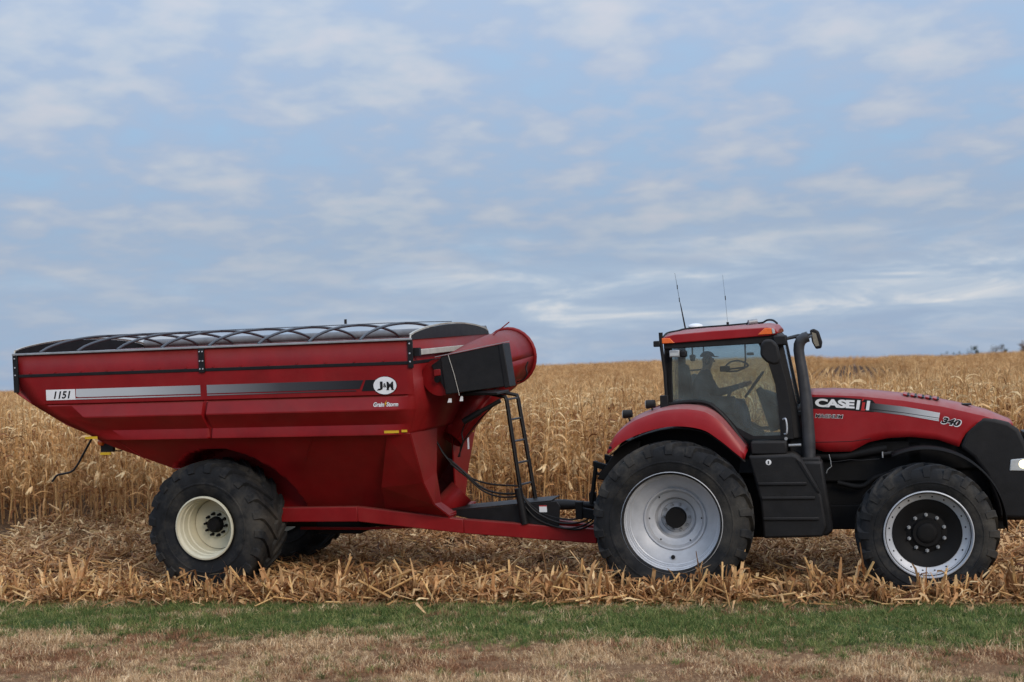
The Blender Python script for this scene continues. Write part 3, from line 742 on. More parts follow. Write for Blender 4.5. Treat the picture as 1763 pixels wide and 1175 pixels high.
    text('model_number', c, INK, 'model_number', '1151', -2.225, 2.763, -1.945, .108, yd - .0018, shear=.25, bold=.03)
    part('stripe', MB().prism([(-1.86, 2.79), (-1.82, 2.778), (.125, 2.778), (.125, 2.895), (-1.855, 2.895)], yd - .0015, yd), band, c)
    quad('stripe', -1.87, .125, 2.745, 2.762, band)
    quad('stripe', .225, 2.50, 2.778, 2.895, band, sh=.0); quad('stripe', .225, 2.45, 2.748, 2.762, band)
    part('stripe', MB().prism([(2.50, 2.778), (2.56, 2.895), (2.50, 2.895)], yd - .0015, yd), band, c)
    quad('stripe', 2.53, 2.72, 2.748, 2.895, INK, sh=.06)
    mb = MB().lathe([(0, 0), (.165, 0), (.165, .0025), (0, .0025)], 40)
    o = part('round_logo_plate', mb, WHT, c, loc=(2.865, yd - .006, 2.815)); o.scale = (1.0, 1, .72)
    part('round_logo_rim', MB().lathe([(.162, -.001), (.170, -.001), (.170, .003), (.162, .003)], 40), INK, c, loc=(2.865, yd - .005, 2.815)).scale = (1.0, 1, .72)
    text('logo_letter', c, INK, 'logo_letter', 'J', 2.765, 2.755, 2.835, .115, yd - .0075, bold=.035)
    text('logo_letter', c, INK, 'logo_letter', '&', 2.842, 2.79, 2.888, .055, yd - .0075, bold=.02)
    text('logo_letter', c, INK, 'logo_letter', 'M', 2.892, 2.76, 2.985, .105, yd - .0075, bold=.035)
    for (a, b) in ((2.752, 2.80), (2.886, 2.925), (2.955, 2.995)): quad('logo_serif', a, b, 2.752, 2.763, INK, y=yd - .0075)
    yg = -1.795
    for dx, dz, m, dd in ((.006, -.006, INK, 0), (0, 0, WHT, .002)):
        text('slogan', c, m, 'slogan', 'Grain', 2.70 + dx, 2.535 + dz, 2.855, .062, -1.788 - dd, shear=.25, bold=.035)
        text('slogan', c, m, 'slogan', 'Storm', 2.885 + dx, 2.535 + dz, 3.055, .06, -1.788 - dd, shear=.25, bold=.035)
    part('lightning_bolt', MB().prism([(2.852, 2.53), (2.875, 2.57), (2.858, 2.57), (2.893, 2.62), (2.878, 2.582), (2.896, 2.582)], -1.792, -1.788), YEL, c)
    for a, b in ((-1.80, -1.60), (2.79, 3.0)): quad('reflector', a, b, 2.17, 2.205, YEL, y=-1.668, t=.004)
    quad('reflector', 3.03, 3.11, 2.178, 2.21, YEL, y=-1.645, t=.005)
    quad('side_sticker', .30, .375, 2.150, 2.172, WHT, y=-1.667)
    # rear lamp bracket and tube hanging behind
    part('lamp_bracket', MB().prism([(-1.64, 2.145), (-1.30, 2.145), (-1.28, 2.085), (-1.50, 2.065), (-1.52, 1.955), (-1.72, 1.955), (-1.72, 2.06)], -1.42, -1.36), BLK, c, bevel=.006)
    part('amber_lamp', MB().lathe([(0, -.04), (.035, -.035), (.05, -.01), (.05, .02)], 20), ORG, c, smooth=50, loc=(-1.70, -1.43, 2.095))
    quad('reflector', -1.725, -1.555, 1.915, 1.95, YEL, y=-1.42, t=.01)
    part('bracket_wire', MB().tube([(-1.53, -1.4, 1.97), (-1.42, -1.4, 1.965), (-1.36, -1.4, 1.98)], .008, 5), BLK, c)
    part('drain_hose', MB().tube(spline([(-1.92, -1.3, 2.17), (-2.05, -1.3, 1.98), (-2.2, -1.3, 1.76), (-2.30, -1.3, 1.665), (-2.42, -1.3, 1.635), (-2.55, -1.3, 1.61), (-2.64, -1.3, 1.52)]), .016, 7), BLK, c, smooth=60)
    # frame: beams run straight past the axle then converge to the hitch
    def beam(pts, h0, h1, t=.06):
        mb = MB()
        for (x0, y0, z0, hh0), (x1, y1, z1, hh1) in zip(pts, pts[1:]):
            mb.hull8([(x0, y0 - t, z0 - hh0), (x0, y0 + t, z0 - hh0), (x0, y0 + t, z0), (x0, y0 - t, z0)], [(x1, y1 - t, z1 - hh1), (x1, y1 + t, z1 - hh1), (x1, y1 + t, z1), (x1, y1 - t, z1)])
        return mb
    for s in (-1, 1):
        part('frame_beam', beam([(-.6, s * .92, 1.06, .2), (2.05, s * .90, 1.08, .21), (3.48, s * .5, .84, .2), (5.30, s * .13, .64, .20)], 0, 0), RED, c, bevel=.012)
        # front support: folded plate from tank lip to frame
        if s < 0:
            pl = [(2.80, -1.60, 2.145), (3.14, -1.625, 2.16), (3.16, -1.25, 1.45), (3.20, -.98, 1.12), (3.30, -.64, .90), (2.38, -.72, 1.02), (2.50, -1.12, 1.38)]
            fc = [(3.14, -1.62, 2.16), (3.12, -.50, 2.13), (3.14, -.66, 1.52), (3.16, -.56, 1.08), (3.30, -.30, .88), (3.30, -.64, .90), (3.20, -.98, 1.12), (3.16, -1.25, 1.45)]
            pf, ff = [(0, 1, 2, 6), (6, 2, 3, 5), (3, 4, 5)], [(0, 1, 2, 7), (2, 3, 6, 7), (3, 4, 5, 6)]
        else:
            pl = [(2.80, 1.58, 2.145), (2.98, 1.50, 2.14), (3.0, .95, 1.40), (3.05, .66, .90), (2.38, .70, 1.02), (2.50, 1.10, 1.38)]
            fc = [(3.10, 1.45, 2.10), (3.12, .47, 2.15), (3.10, .22, 1.95), (3.10, .28, 1.10), (3.12, .10, .88), (3.10, .66, .90), (3.10, .93, 1.42)]
            pf, ff = [(0, 1, 2, 5), (5, 2, 3, 4)], [(0, 1, 2, 6), (2, 3, 6), (3, 4, 5, 6)]
        part('support_plate', MB().add(pl, pf), RED, c, solid=.02)
        part('support_leg', MB().add(fc, ff), RED, c, solid=.02)
    for bx in ((3.18, 3.30, -.62, .62, .86, .93), (-.1, .1, -.95, .95, .78, .98), (2.0, 2.15, -.88, .88, .90, 1.03)): part('cross_beam', MB().box(*bx), RED, c, bevel=.01)
    part('axle', MB().tube([(0, -1.0, .88), (0, 1.0, .88)], .08, 12), DARK, c, smooth=50)
    part('auger_housing', MB().tube([(.2, 0, .90), (3.0, 0, .90), (3.25, .12, 1.15)], .20, 16), RED, c, smooth=50)
    part('sump', MB().hull8([(.2, -.6, .93), (2.6, -.6, .93), (2.6, .6, .93), (.2, .6, .93)], [(.4, -.2, .68), (2.9, -.2, .68), (2.9, .2, .68), (.4, .2, .68)]), DARK, c)
    part('drive_box', MB().box(1.2, 1.9, -.5, .1, .62, .82), DARK, c, bevel=.02)
    part('under_rod', MB().tube([(1.0, -.6, .72), (2.0, -.5, .70), (3.2, -.3, .72)], .022, 6), RED, c)
    # black wedge of the tongue, drive shaft, stickers
    part('tongue_side', MB().prism([(3.08, .905), (4.78, 1.06), (4.83, .98), (4.80, .70), (3.9, .72)], -.32, -.29), BLK, c, bevel=.006)
    part('tongue_top', MB().prism([(3.08, .925), (4.70, 1.07), (4.70, 1.055), (3.08, .91)], -.32, .20), BLK, c)
    part('drive_shaft', MB().tube([(4.6, -.1, .98), (4.85, -.08, .975), (5.15, -.05, .965), (5.75, 0, .93)], [.075, .075, .05, .05], 14), BLK, c, smooth=50)
    quad('warning_sticker', 4.53, 4.64, .905, 1.0, WHT, y=-.3225); quad('warning_sticker_head', 4.53, 4.64, .985, 1.0, REDV, y=-.3245)
    part('hitch_plate', MB().box(5.25, 5.62, -.12, .12, .47, .54), RED, c, bevel=.01)
    part('hitch_pin', MB().tube([(5.5, 0, .40), (5.5, 0, .66)], .035, 10), SIL, c, smooth=50)
    part('jack_stand', MB().tube([(4.25, -.38, 1.25), (4.33, -.38, .75)], .055, 12), BLK, c, smooth=50)
    # ladder
    lad = part('ladder', MB().tube([(3.72, -.16, 2.60), (4.055, -.16, 2.525), (4.075, -.16, 2.47), (4.245, -.16, .98)], .031, 6).tube([(3.80, .14, 2.60), (4.14, .14, 2.53), (4.16, .14, 2.47), (4.36, .14, .98)], .031, 6), BLK, c, smooth=60)
    for z in (2.49, 2.20, 1.89, 1.58, 1.27):
        dx = (2.47 - z) * .125; part('rung', MB().tube([(4.075 + dx * .92, -.16, z), (4.16 + dx, .14, z)], .016, 6), BOWM, lad, smooth=60)
    # gray guard bar and platform under the auger
    part('grey_bar', MB().box(3.27, 3.33, -1.72, 1.3, 3.20, 3.275), LTG, c, bevel=.006)
    part('bar_clip', MB().box(3.27, 3.36, -1.73, -1.66, 3.19, 3.30), BLK, c)
    # auger: folded upper tube, hinge collar, lower tube
    def ring(cn, ax, r, n=28, flatk=1.0):
        ax = Vector(ax).normalized(); u = ax.cross(Vector((0, 0, 1))).normalized(); w = u.cross(ax)
        return [Vector(cn) + u * cos(2 * pi * k / n) * r * flatk + w * sin(2 * pi * k / n) * r for k in range(n)]
    A = Vector((3.52, -1.38, 2.89)); B = Vector((3.82, 1.0, 3.07)); ax = (B - A).normalized()
    rows = [ring(A + ax * t, ax, r) for t, r in ((0, .235), (.7, .29), (1.2, .35), (1.8, .39), (2.38, .40))]
    rows = [r + [r[0]] for r in rows]
    au = part('auger_tube', MB().grid(rows), RED, c, smooth=40, solid=.01)
    part('collar', MB().tube(ring(A + ax * 2.38, ax, .415) + [ring(A + ax * 2.38, ax, .415)[0]], .03, 8), RED, au, smooth=60)
    rw = [ring(A, ax, r) for r in (.001, .225, .25)] + [ring(A - ax * .05, ax, .25), ring(A - ax * .052, ax, .001)]
    part('end_disc', MB().grid([r + [r[0]] for r in rw]), RED, au, smooth=30)
    part('bearing', MB().hull8(*[[tuple(A - ax * d + Vector(q)) for q in ((-.05, 0, .02), (.05, 0, .03), (.05, 0, .12), (-.05, 0, .11))] for d in (.05, .10)]), RED, au, bevel=.01)
    part('gear_cap', MB().tube([A - ax * .05 + Vector((0, 0, -.02)), A - ax * .11 + Vector((0, 0, -.02))], .045, 12), DARK, au, smooth=50)
    B2 = A + ax * 2.28; Lw = Vector((3.12, .10, 1.92)); a2 = (B2 - Lw).normalized()
    rows = [ring(Lw + (B2 - Lw) * t, a2, r) for t, r in ((0, .19), (.40, .22), (.62, .28), (.80, .36), (.97, .37))]
    part('lower_auger_tube', MB().grid([r + [r[0]] for r in rows]), RED, c, smooth=40, solid=.01)
    # black discharge spout hood
    q0 = [(3.62, -1.50, 2.655), (4.50, -1.50, 2.745), (4.43, -1.50, 3.305), (3.57, -1.50, 3.165)]
    q1 = [(x, -1.22, z + .01) for x, y, z in q0]
    sp = part('spout_hood', MB().hull8(q0, q1), PLA, c, bevel=.012)
    part('hood_edge', MB().hull8([(4.45, -1.515, 2.72), (4.52, -1.515, 2.735), (4.455, -1.515, 3.315), (4.385, -1.515, 3.295)], [(4.45, -1.2, 2.72), (4.52, -1.2, 2.735), (4.455, -1.2, 3.315), (4.385, -1.2, 3.295)]), BLK, sp, bevel=.01)
    part('hood_top', MB().hull8([(3.50, -1.52, 3.16), (4.45, -1.52, 3.318), (4.45, -1.52, 3.326), (3.50, -1.52, 3.168)], [(3.50, -1.18, 3.17), (4.45, -1.18, 3.328), (4.45, -1.18, 3.336), (3.50, -1.18, 3.178)]), GRY, sp)
    part('hood_cord', MB().tube([(3.685, -1.508, 3.185), (3.76, -1.512, 2.92), (3.82, -1.51, 2.64)], .0045, 5), LTG, sp)
    part('inner_flap', MB().hull8([(3.42, -1.46, 3.05), (3.60, -1.49, 3.155), (3.66, -1.49, 2.66), (3.60, -1.46, 2.72)], [(3.42, -1.40, 3.05), (3.60, -1.40, 3.155), (3.66, -1.40, 2.66), (3.60, -1.40, 2.72)]), PLA, sp, bevel=.01)
    for x0, x1, z0, z1 in ((3.62, 3.68, 2.545, 2.60), (3.79, 3.84, 2.56, 2.625)):
        part('hanging_tag', MB().prism([(x0, z0), (x1, z0), (x1, z1), (x0 + .02, z1)], -1.43, -1.427), WHT, c)
    part('rest_bracket', MB().box(3.55, 4.1, -.7, -.1, 2.585, 2.625), BLK, c, bevel=.008)
    part('lift_cylinder', MB().tube([(4.10, -.55, 2.50), (3.82, -.58, 2.36), (3.80, -.58, 2.35), (3.56, -.6, 2.22)], [.03, .03, .045, .045], 12), BLK, c, smooth=40)
    part('spear_rod', MB().tube([(3.77, .3, 3.40), (4.03, .3, 3.585)], .009, 5), RED, c)
    # hoses
    for pts, r in (([(3.05, 1.95), (3.19, 1.71), (3.44, 1.46), (3.79, 1.32), (4.24, 1.28)], .014), ([(3.24, 1.67), (3.45, 1.49), (3.70, 1.27), (3.95, 1.18), (4.25, 1.17)], .016),
                   ([(3.26, 1.60), (3.5, 1.41), (3.72, 1.22), (3.97, 1.13), (4.25, 1.13)], .013), ([(3.95, 2.43), (3.7, 2.2), (3.45, 1.89), (3.4, 1.7)], .009), ([(3.52, 2.2), (3.45, 2.05), (3.46, 1.9), (3.38, 1.7)], .010)):
        part('hydraulic_hose', MB().tube(spline([(x, -.36, z) for x, z in pts]), r, 6), BLK, c, smooth=60)
    for k, pts in enumerate(([(4.25, 1.25), (4.42, .98), (4.62, .84), (4.86, .76), (5.16, .78), (5.38, .92)], [(4.24, 1.2), (4.36, .95), (4.55, .78), (4.9, .68), (5.2, .74), (5.45, .95)],
                             [(4.27, 1.15), (4.5, .93), (4.75, .83), (5.0, .8), (5.25, .87), (5.5, 1.02)], [(4.23, 1.28), (4.33, 1.05), (4.48, .86), (4.78, .70), (5.1, .66), (5.42, .82)])):
        part('hydraulic_hose', MB().tube(spline([(x, -.37 + .03 * k, z) for x, z in pts]), .014, 6), BLK, c, smooth=60)
    part('auger_hose', MB().tube(spline([(4.20, .62, 2.99), (4.17, .6, 2.90), (4.18, .6, 2.81), (4.12, .6, 2.73), (4.02, .6, 2.70)]), .011, 6), BLK, c, smooth=60)
    for y0, y1, z0, z1, m in ((.95, 1.10, 1.90, 2.04, WHT), (1.11, 1.24, 1.92, 2.05, YEL), (.90, .98, 1.68, 1.86, WHT), (1.06, 1.30, 2.07, 2.10, YEL)):
        part('warning_sticker', MB().box(3.112, 3.116, y0, y1, z0, z1), m, c)
    # wheels
    disc = MB().lathe([(.36, .02), (.35, 0), (.20, -.004), (.19, -.03), (.001, -.03)], 48).mesh('wheel', CRM, 35)
    rim = MB().lathe([(.425, -.40), (.447, -.395), (.450, -.375), (.425, -.362), (.405, -.34), (.40, -.28), (.385, -.27), (.385, -.16), (.37, -.15), (.362, 0), (.36, .3), (.42, .42), (.445, .44)], 56).mesh('rim', CRM, 35)
    hub = MB().lathe([(.001, -.16), (.07, -.16), (.09, -.13), (.105, -.12), (.115, -.03)], 32).mesh('hub', DARK, 40)
    ty = tyre_mesh(.925, .44, .77, .04, 20, .035, .06); nut = nut_mesh(.019, .075, DARK)
    kids = [('rim', rim, (0, 0, 0)), ('tyre', ty, (0, .03, 0)), ('hub', hub, (0, 0, 0))] + [('wheel_nut', nut, (.155 * cos(k * pi / 5), -.03, .155 * sin(k * pi / 5))) for k in range(10)]
    for s in (-1, 1): make_wheel(c, (0, s * 1.22, .88), (disc, kids), s, spin=.1)
    return c
grain_cart()

# ------------------------------------------------------------------ tractor
TLOC = (2.3392, 18.7570, -.1048); TROT = (radians(1.8), 0, -radians(14))
def tractor():
    c = thing('tractor', 'red tractor with black cab frame, silver rear rim and tall exhaust, pulling the cart', 'tractor', TLOC, TROT)
    # ---- bonnet
    xs = [1.79, 2.09, 2.55, 2.99, 3.34, 3.69, 4.04, 4.31]; zs_ = [2.59, 2.59, 2.56, 2.50, 2.44, 2.36, 2.26, 2.13]
    def ridge(x): return float(np.interp(x, xs, zs_))
    def crease(x): return float(np.interp(x, [1.79, 2.44, 2.97, 3.48, 3.99, 4.31], [2.545, 2.505, 2.435, 2.34, 2.205, 2.08]))
    lo = [(1.79, 1.83), (1.86, 1.80), (1.94, 1.77), (2.29, 1.77), (2.52, 1.89), (2.77, 1.94), (3.05, 1.95), (3.38, 1.91), (3.64, 1.81)]
    def low(x): return float(np.interp(x, [a for a, b in lo], [b for a, b in lo]))
    rowsx = []
    for s in (-1, 1):
        rows = []
        n = 44
        for i in range(n + 1):
            t = i / n
            xt = 1.79 + (4.32 - 1.79) * t; row = [(xt, 0, ridge(xt)), (xt, s * .20, ridge(xt) - .008), (xt, s * .33, ridge(xt) - .02), (xt, s * .41, crease(xt) + .018), (xt, s * .447, crease(xt) - .012)]
            for fr, xe in ((.10, 4.02), (.22, 3.90), (.40, 3.82), (.60, 3.74), (.80, 3.69), (1.0, 3.65)):
                x = 1.79 + (xe - 1.79) * t; z = crease(x) - .03 + (low(x) - crease(x) + .03) * fr
                row.append((x, s * (.468 if fr > .15 else .462), z))
            rows.append(row)
        part('bonnet_side', MB().grid(rows), TRED, c, smooth=32, solid=.008)
    for k in range(5):                                     # louvres on the bonnet's shoulder
        x = 2.98 + k * .093
        part('louvre', MB().hull8([(x, -.36, ridge(x) - .012), (x + .05, -.36, ridge(x) - .02), (x + .065, -.20, ridge(x) + .012), (x + .015, -.20, ridge(x) + .016)],
                                  [(x, -.36, ridge(x) + .012), (x + .05, -.36, ridge(x) - .004), (x + .065, -.20, ridge(x) + .018), (x + .015, -.20, ridge(x) + .03)]), TRED, c, bevel=.004)
        part('louvre_slot', MB().hull8([(x + .05, -.37, ridge(x) - .02), (x + .075, -.37, ridge(x) - .025), (x + .09, -.2, ridge(x) + .002), (x + .065, -.2, ridge(x) + .004)],
                                       [(x + .05, -.37, ridge(x) - .005), (x + .075, -.37, ridge(x) - .012), (x + .09, -.2, ridge(x) + .012), (x + .065, -.2, ridge(x) + .015)]), INK, c)
    part('bonnet_latch', MB().box(3.72, 3.84, -.30, -.16, 2.335, 2.355), PLA, c, bevel=.006)
    # grooved body line low on the side
    part('body_line', MB().tube([(1.81, -.474, 1.90), (2.30, -.474, 1.905), (2.55, -.472, 1.935)], .004, 5), INK, c)
    # ---- black nose
    nose = [(3.655, 1.80), (3.745, 2.01), (3.86, 2.14), (3.97, 2.19), (4.10, 2.165), (4.27, 2.115), (4.39, 2.02), (4.47, 1.83), (4.54, 1.5), (4.54, .86), (4.10, .88), (4.06, 1.15), (3.96, 1.45), (3.82, 1.66)]
    part('nose', MB().prism(nose, -.475, .475), PLA, c, bevel=.05, seg=4)
    part('front_weight', MB().box(4.10, 4.60, -.40, .40, .84, 1.22), PLA, c, bevel=.03)
    part('grille', MB().box(4.50, 4.56, -.36, .36, 1.25, 1.95), INK, c, bevel=.01)
    hl = part('headlight', MB().prism([(4.255, 1.49), (4.275, 1.635), (4.50, 1.655), (4.52, 1.485)], -.488, -.44), LENS, c, bevel=.012, seg=3)
    part('lit_bulb', MB().lathe([(0, -.012), (.045, -.008), (.06, .004)], 20), mat('lit_bulb', (1, .9, .7), .3, emit=((1, .80, .45), 2.4)), hl, smooth=50, loc=(4.425, -.488, 1.575))
    # ---- lettering
    Y = -.4735
    band = [(1.80, 2.49), (1.80, 2.315), (2.30, 2.30), (2.60, 2.265), (2.60, 2.445), (2.2, 2.485)]
    part('logo_ground', MB().prism([(1.80, 2.505), (1.80, 2.35), (2.25, 2.32), (2.60, 2.283), (2.62, 2.40), (2.585, 2.445), (2.2, 2.49)], Y - .001, Y), INK, c)
    g = gradient_mat('bonnet_stripe_silver', 2.55, 3.42, [(0, (.02, .02, .022)), (.35, (.20, .21, .22)), (.75, (.52, .54, .56)), (1, (.66, .68, .70))])
    part('bonnet_stripe', MB().prism([(2.55, 2.41), (2.55, 2.315), (2.98, 2.245), (3.41, 2.165), (3.43, 2.255), (3.0, 2.345)], Y - .0025, Y - .001), g, c)
    part('bonnet_stripe_line', MB().prism([(2.55, 2.325), (2.98, 2.263), (3.41, 2.185), (3.412, 2.191), (2.98, 2.270), (2.55, 2.334)], Y - .0035, Y - .0025), INK, c)
    part('bonnet_stripe', MB().prism([(2.55, 2.298), (2.98, 2.235), (3.41, 2.147), (3.413, 2.16), (2.98, 2.248), (2.55, 2.312)], Y - .0027, Y - .001), g, c)
    text('maker_name', c, WHT, 'maker_name', 'CASE', 1.845, 2.375, 2.355, .112, Y - .003, ang=-.075, bold=.05, spacing=.92)
    def bar(x0, x1, z0, z1, m, yy=.003):
        sl = -.085; sh = .022
        part('logo_bar', MB().prism([(x0, z0 + (x0 - 2.37) * sl), (x1, z0 + (x1 - 2.37) * sl), (x1 + sh, z1 + (x1 - 2.37) * sl), (x0 + sh, z1 + (x0 - 2.37) * sl)], Y - yy - .0015, Y - yy), m, c)
    bar(2.372, 2.412, 2.325, 2.448, WHT); bar(2.498, 2.538, 2.325, 2.448, WHT)
    bar(2.436, 2.472, 2.315, 2.425, REDV, .004); bar(2.428, 2.480, 2.315, 2.335, REDV, .005); bar(2.445, 2.465, 2.44, 2.47, REDV, .004)
    for m, d, b, e in ((WHT, .001, .07, .005), (INK, .003, .025, 0)):
        text('series_name', c, m, 'series_name', 'MAGNUM', 1.845 - e, 2.232 - e, 2.20 + e, .046 + 2 * e, Y - d, ang=-.06, shear=.15, bold=b)
    for m, d, b, e in ((WHT, .001, .075, .010), (INK, .003, .045, 0)):
        text('power_number', c, m, 'power_number', '340', 3.435 - e, 2.125 - e, 3.675 + e, .085 + 2 * e, Y - d, ang=-.24, shear=.25, bold=b)
    # ---- engine, axle, chassis
    mb = MB().box(1.55, 4.05, -.30, .30, .80, 1.85); mb.box(3.0, 4.0, -.36, .36, 1.5, 2.1); mb.box(1.6, 3.2, -.36, .36, 1.35, 1.9)
    part('engine', mb, DARK, c, bevel=.03)
    part('chassis_rail', MB().box(1.3, 4.2, -.36, -.26, .72, 1.05), DARK, c, bevel=.02)
    part('transmission', MB().box(-.45, 1.7, -.42, .42, .62, 1.45), DARK, c, bevel=.05)
    part('rear_axle', MB().tube([(0, -1.05, .98), (0, 1.05, .98)], [.13, .13], 18), DARK, c, smooth=50)
    part('rear_axle_housing', MB().tube([(0, -.85, .98), (0, -.5, .98), (0, .5, .98), (0, .85, .98)], [.20, .30, .30, .20], 18), DARK, c, smooth=50)
    part('front_axle', MB().tube([(3.15, -1.0, .80), (3.15, -.4, .78), (3.15, .4, .78), (3.15, 1.0, .80)], [.16, .12, .12, .16], 14), DARK, c, smooth=50)
    part('bracket_pipe', MB().tube([(2.005, -.50, 1.74), (2.02, -.5, 1.66), (2.03, -.5, 1.58), (1.98, -.5, 1.54), (1.96, -.5, 1.49)], .008, 6), GRY, c, smooth=60)
    part('fuel_line', MB().tube([(2.03, -.5, 1.64), (2.12, -.5, 1.645), (2.28, -.5, 1.665), (2.42, -.5, 1.655), (2.65, -.5, 1.67)], .006, 6), BLK, c, smooth=60)
    part('filter_housing', MB().tube([(2.70, -.42, 1.73), (2.84, -.42, 1.735)], .035, 12), BLK, c, smooth=50)
    part('clamp', MB().tube([(2.69, -.45, 1.76), (2.69, -.45, 1.68)], .010, 8), GRY, c, smooth=50)
    part('engine_pipe', MB().tube(spline([(2.1, -.40, 1.35), (2.4, -.42, 1.3), (2.6, -.42, 1.42), (2.9, -.4, 1.5)]), .035, 8), DARK, c, smooth=60)
    part('air_duct', MB().tube([(1.75, -.36, 1.70), (2.2, -.40, 1.70), (2.75, -.40, 1.80)], .06, 10), DARK, c, smooth=60)
    # front mudguards, black, close over the tyre
    for s in (-1, 1):
        rows = []
        for k in range(25):
            a = radians(-25 + k * 119 / 24); R = .96; x, z = 3.20 + R * sin(a), .86 + R * cos(a) * 1.02
            rows.append([(x, s * .50, z), (x, s * .85, z + .01), (x, s * .92, z - .015)])
        part('front_mudguard', MB().grid(rows), DARK, c, smooth=40, solid=.012)
    # ---- rear fenders
    out = [(-.865, 1.885), (-.80, 2.03), (-.71, 2.15), (-.49, 2.31), (-.15, 2.43), (.10, 2.46), (.30, 2.45), (.47, 2.41), (.64, 2.29), (.81, 2.08), (.975, 1.86)]
    inn = [(-.845, 1.855), (-.62, 2.03), (-.27, 2.16), (.07, 2.21), (.41, 2.16), (.63, 2.02), (.84, 1.84), (.945, 1.755)]
    for s in (-1, 1):
        P1 = resample(spline([(x, 0, z) for x, z in out], 60), 40); P2 = resample(spline([(x, 0, z) for x, z in inn], 60), 40); rows = []
        for (x1, _, z1), (x2, _, z2) in zip(P1, P2):
            rows.append([(x1, s * .60, z1 + .02), (x1, s * .92, z1), (x1 * .98 + x2 * .02, s * 1.04, z1 - .015), (x1 * .85 + x2 * .15, s * 1.115, z1 * .85 + z2 * .15), (x1 * .5 + x2 * .5, s * 1.15, z1 * .5 + z2 * .5), (x2, s * 1.155, z2), (x2, s * 1.12, z2 + .01)])
        f = part('rear_fender', MB().grid(rows), TRED, c, smooth=35, solid=.012)
        part('fender_liner', MB().grid([[(x, s * .58, z - .04), (x, s * 1.08, z - .04)] for x, _, z in P2]), PLA, f, solid=.01)
        part('inner_wall', MB().prism([(x, z - .03) for x, _, z in P2[3:-2]] + [(.80, 1.35), (-.72, 1.35)], s * .60 - .01, s * .60 + .01), DARK, f)
        part('side_marker', MB().box(-.83, -.79, s * 1.155 - .012, s * 1.155 + .012, 1.925, 1.955), BLK, f)
    for x, z in ((-.60, 2.36), (-.285, 2.485)):
        l = part('fender_light', MB().tube([(x - .065, -.88, z), (x + .06, -.88, z + .01)], [.06, .052], 14), PLA, c, smooth=45, bevel=.008)
        part('light_stem', MB().tube([(x + .01, -.88, z - .05), (x + .04, -.88, z - .13)], .014, 6), BLK, l)
        part('light_lens', MB().tube([(x - .072, -.88, z), (x - .064, -.88, z)], .052, 14), LENS, l)
    # ---- cab
    outer = [(-.07, 2.44), (-.07, 3.29), (1.22, 3.34), (1.40, 3.14), (1.50, 2.72), (1.545, 2.40), (1.57, 1.98), (.98, 1.98), (.80, 2.10), (.64, 2.30), (.49, 2.44), (.34, 2.475)]
    inner = [(-.01, 2.50), (.015, 3.225), (1.15, 3.26), (1.27, 3.01), (1.355, 2.70), (1.385, 2.39), (1.40, 2.03), (1.05, 2.03), (.84, 2.15), (.68, 2.34), (.52, 2.485), (.35, 2.515)]
    for s in (-1, 1):
        y0, y1 = s * .80, s * .76; n = 12
        vs = [(x, y0, z) for x, z in outer] + [(x, y0, z) for x, z in inner] + [(x, y1, z) for x, z in outer] + [(x, y1, z) for x, z in inner]
        fs = []
        for i in range(n):
            j = (i + 1) % n
            fs += [(i, j, n + j, n + i), (2 * n + i, 3 * n + i, 3 * n + j, 2 * n + j), (i, 2 * n + i, 2 * n + j, j), (n + i, n + j, 3 * n + j, 3 * n + i)]
        fr = part('door_frame', MB().add(vs, fs), PLA, c, bevel=.006)
        part('side_window', MB().add([(x, s * .775, z) for x, z in inner], [tuple(range(n))]), GLS if s < 0 else GLF, fr, solid=.004)
        part('door_seal', MB().tube(spline([(-.06, s * .81, 2.475), (.15, s * .81, 2.50), (.34, s * .81, 2.50), (.50, s * .81, 2.455), (.65, s * .81, 2.315), (.80, s * .81, 2.12), (.93, s * .81, 1.90)]), .026, 7), BLK, fr, smooth=60)
    # lower body of the cab, below the glass, and the floor
    part('cab_base', MB().prism([(-.05, 1.55), (-.05, 2.46), (.34, 2.46), (.49, 2.42), (.64, 2.28), (.80, 2.08), (.98, 1.96), (1.58, 1.96), (1.58, 1.62), (1.3, 1.5)], -.60, .60), CABIN, c, bevel=.01)
    # front pillars and windscreen surround
    for s in (-1, 1):
        part('front_pillar', MB().hull8([(1.38, s * .80, 3.24), (1.47, s * .74, 3.24), (1.47, s * .66, 3.24), (1.38, s * .72, 3.24)], [(1.53, s * .80, 1.98), (1.70, s * .68, 1.98), (1.70, s * .60, 1.98), (1.53, s * .72, 1.98)]), PLA, c, bevel=.015)
        part('rear_pillar', MB().hull8([(-.09, s * .80, 3.29), (.0, s * .80, 3.29), (.0, s * .72, 3.29), (-.09, s * .72, 3.29)], [(-.11, s * .80, 2.40), (0, s * .80, 2.40), (0, s * .72, 2.40), (-.11, s * .72, 2.40)]), BLK, c, bevel=.01)
    part('windscreen', MB().add([(1.45, -.72, 3.24), (1.45, .72, 3.24), (1.66, .64, 1.98), (1.66, -.64, 1.98)], [(0, 1, 2, 3)]), GLF, c, solid=.004)
    part('rear_window', MB().add([(-.07, -.72, 3.27), (-.07, .72, 3.27), (-.08, .72, 2.46), (-.08, -.72, 2.46)], [(0, 1, 2, 3)]), GLF, c, solid=.004)
    part('cowl', MB().hull8([(1.55, -.62, 1.90), (1.78, -.44, 1.90), (1.78, .44, 1.90), (1.55, .62, 1.90)], [(1.55, -.62, 2.30), (1.80, -.44, 2.52), (1.80, .44, 2.52), (1.55, .62, 2.30)]), PLA, c, bevel=.02)
    part('cab_lower_front', MB().box(1.50, 1.72, -.66, .66, 1.45, 2.0), PLA, c, bevel=.02)
    # roof
    prof = [(-.10, 3.285), (-.10, 3.36), (-.06, 3.40), (.05, 3.425), (.6, 3.455), (1.28, 3.475), (1.38, 3.455), (1.425, 3.40), (1.39, 3.36), (1.30, 3.345)]
    rows = []
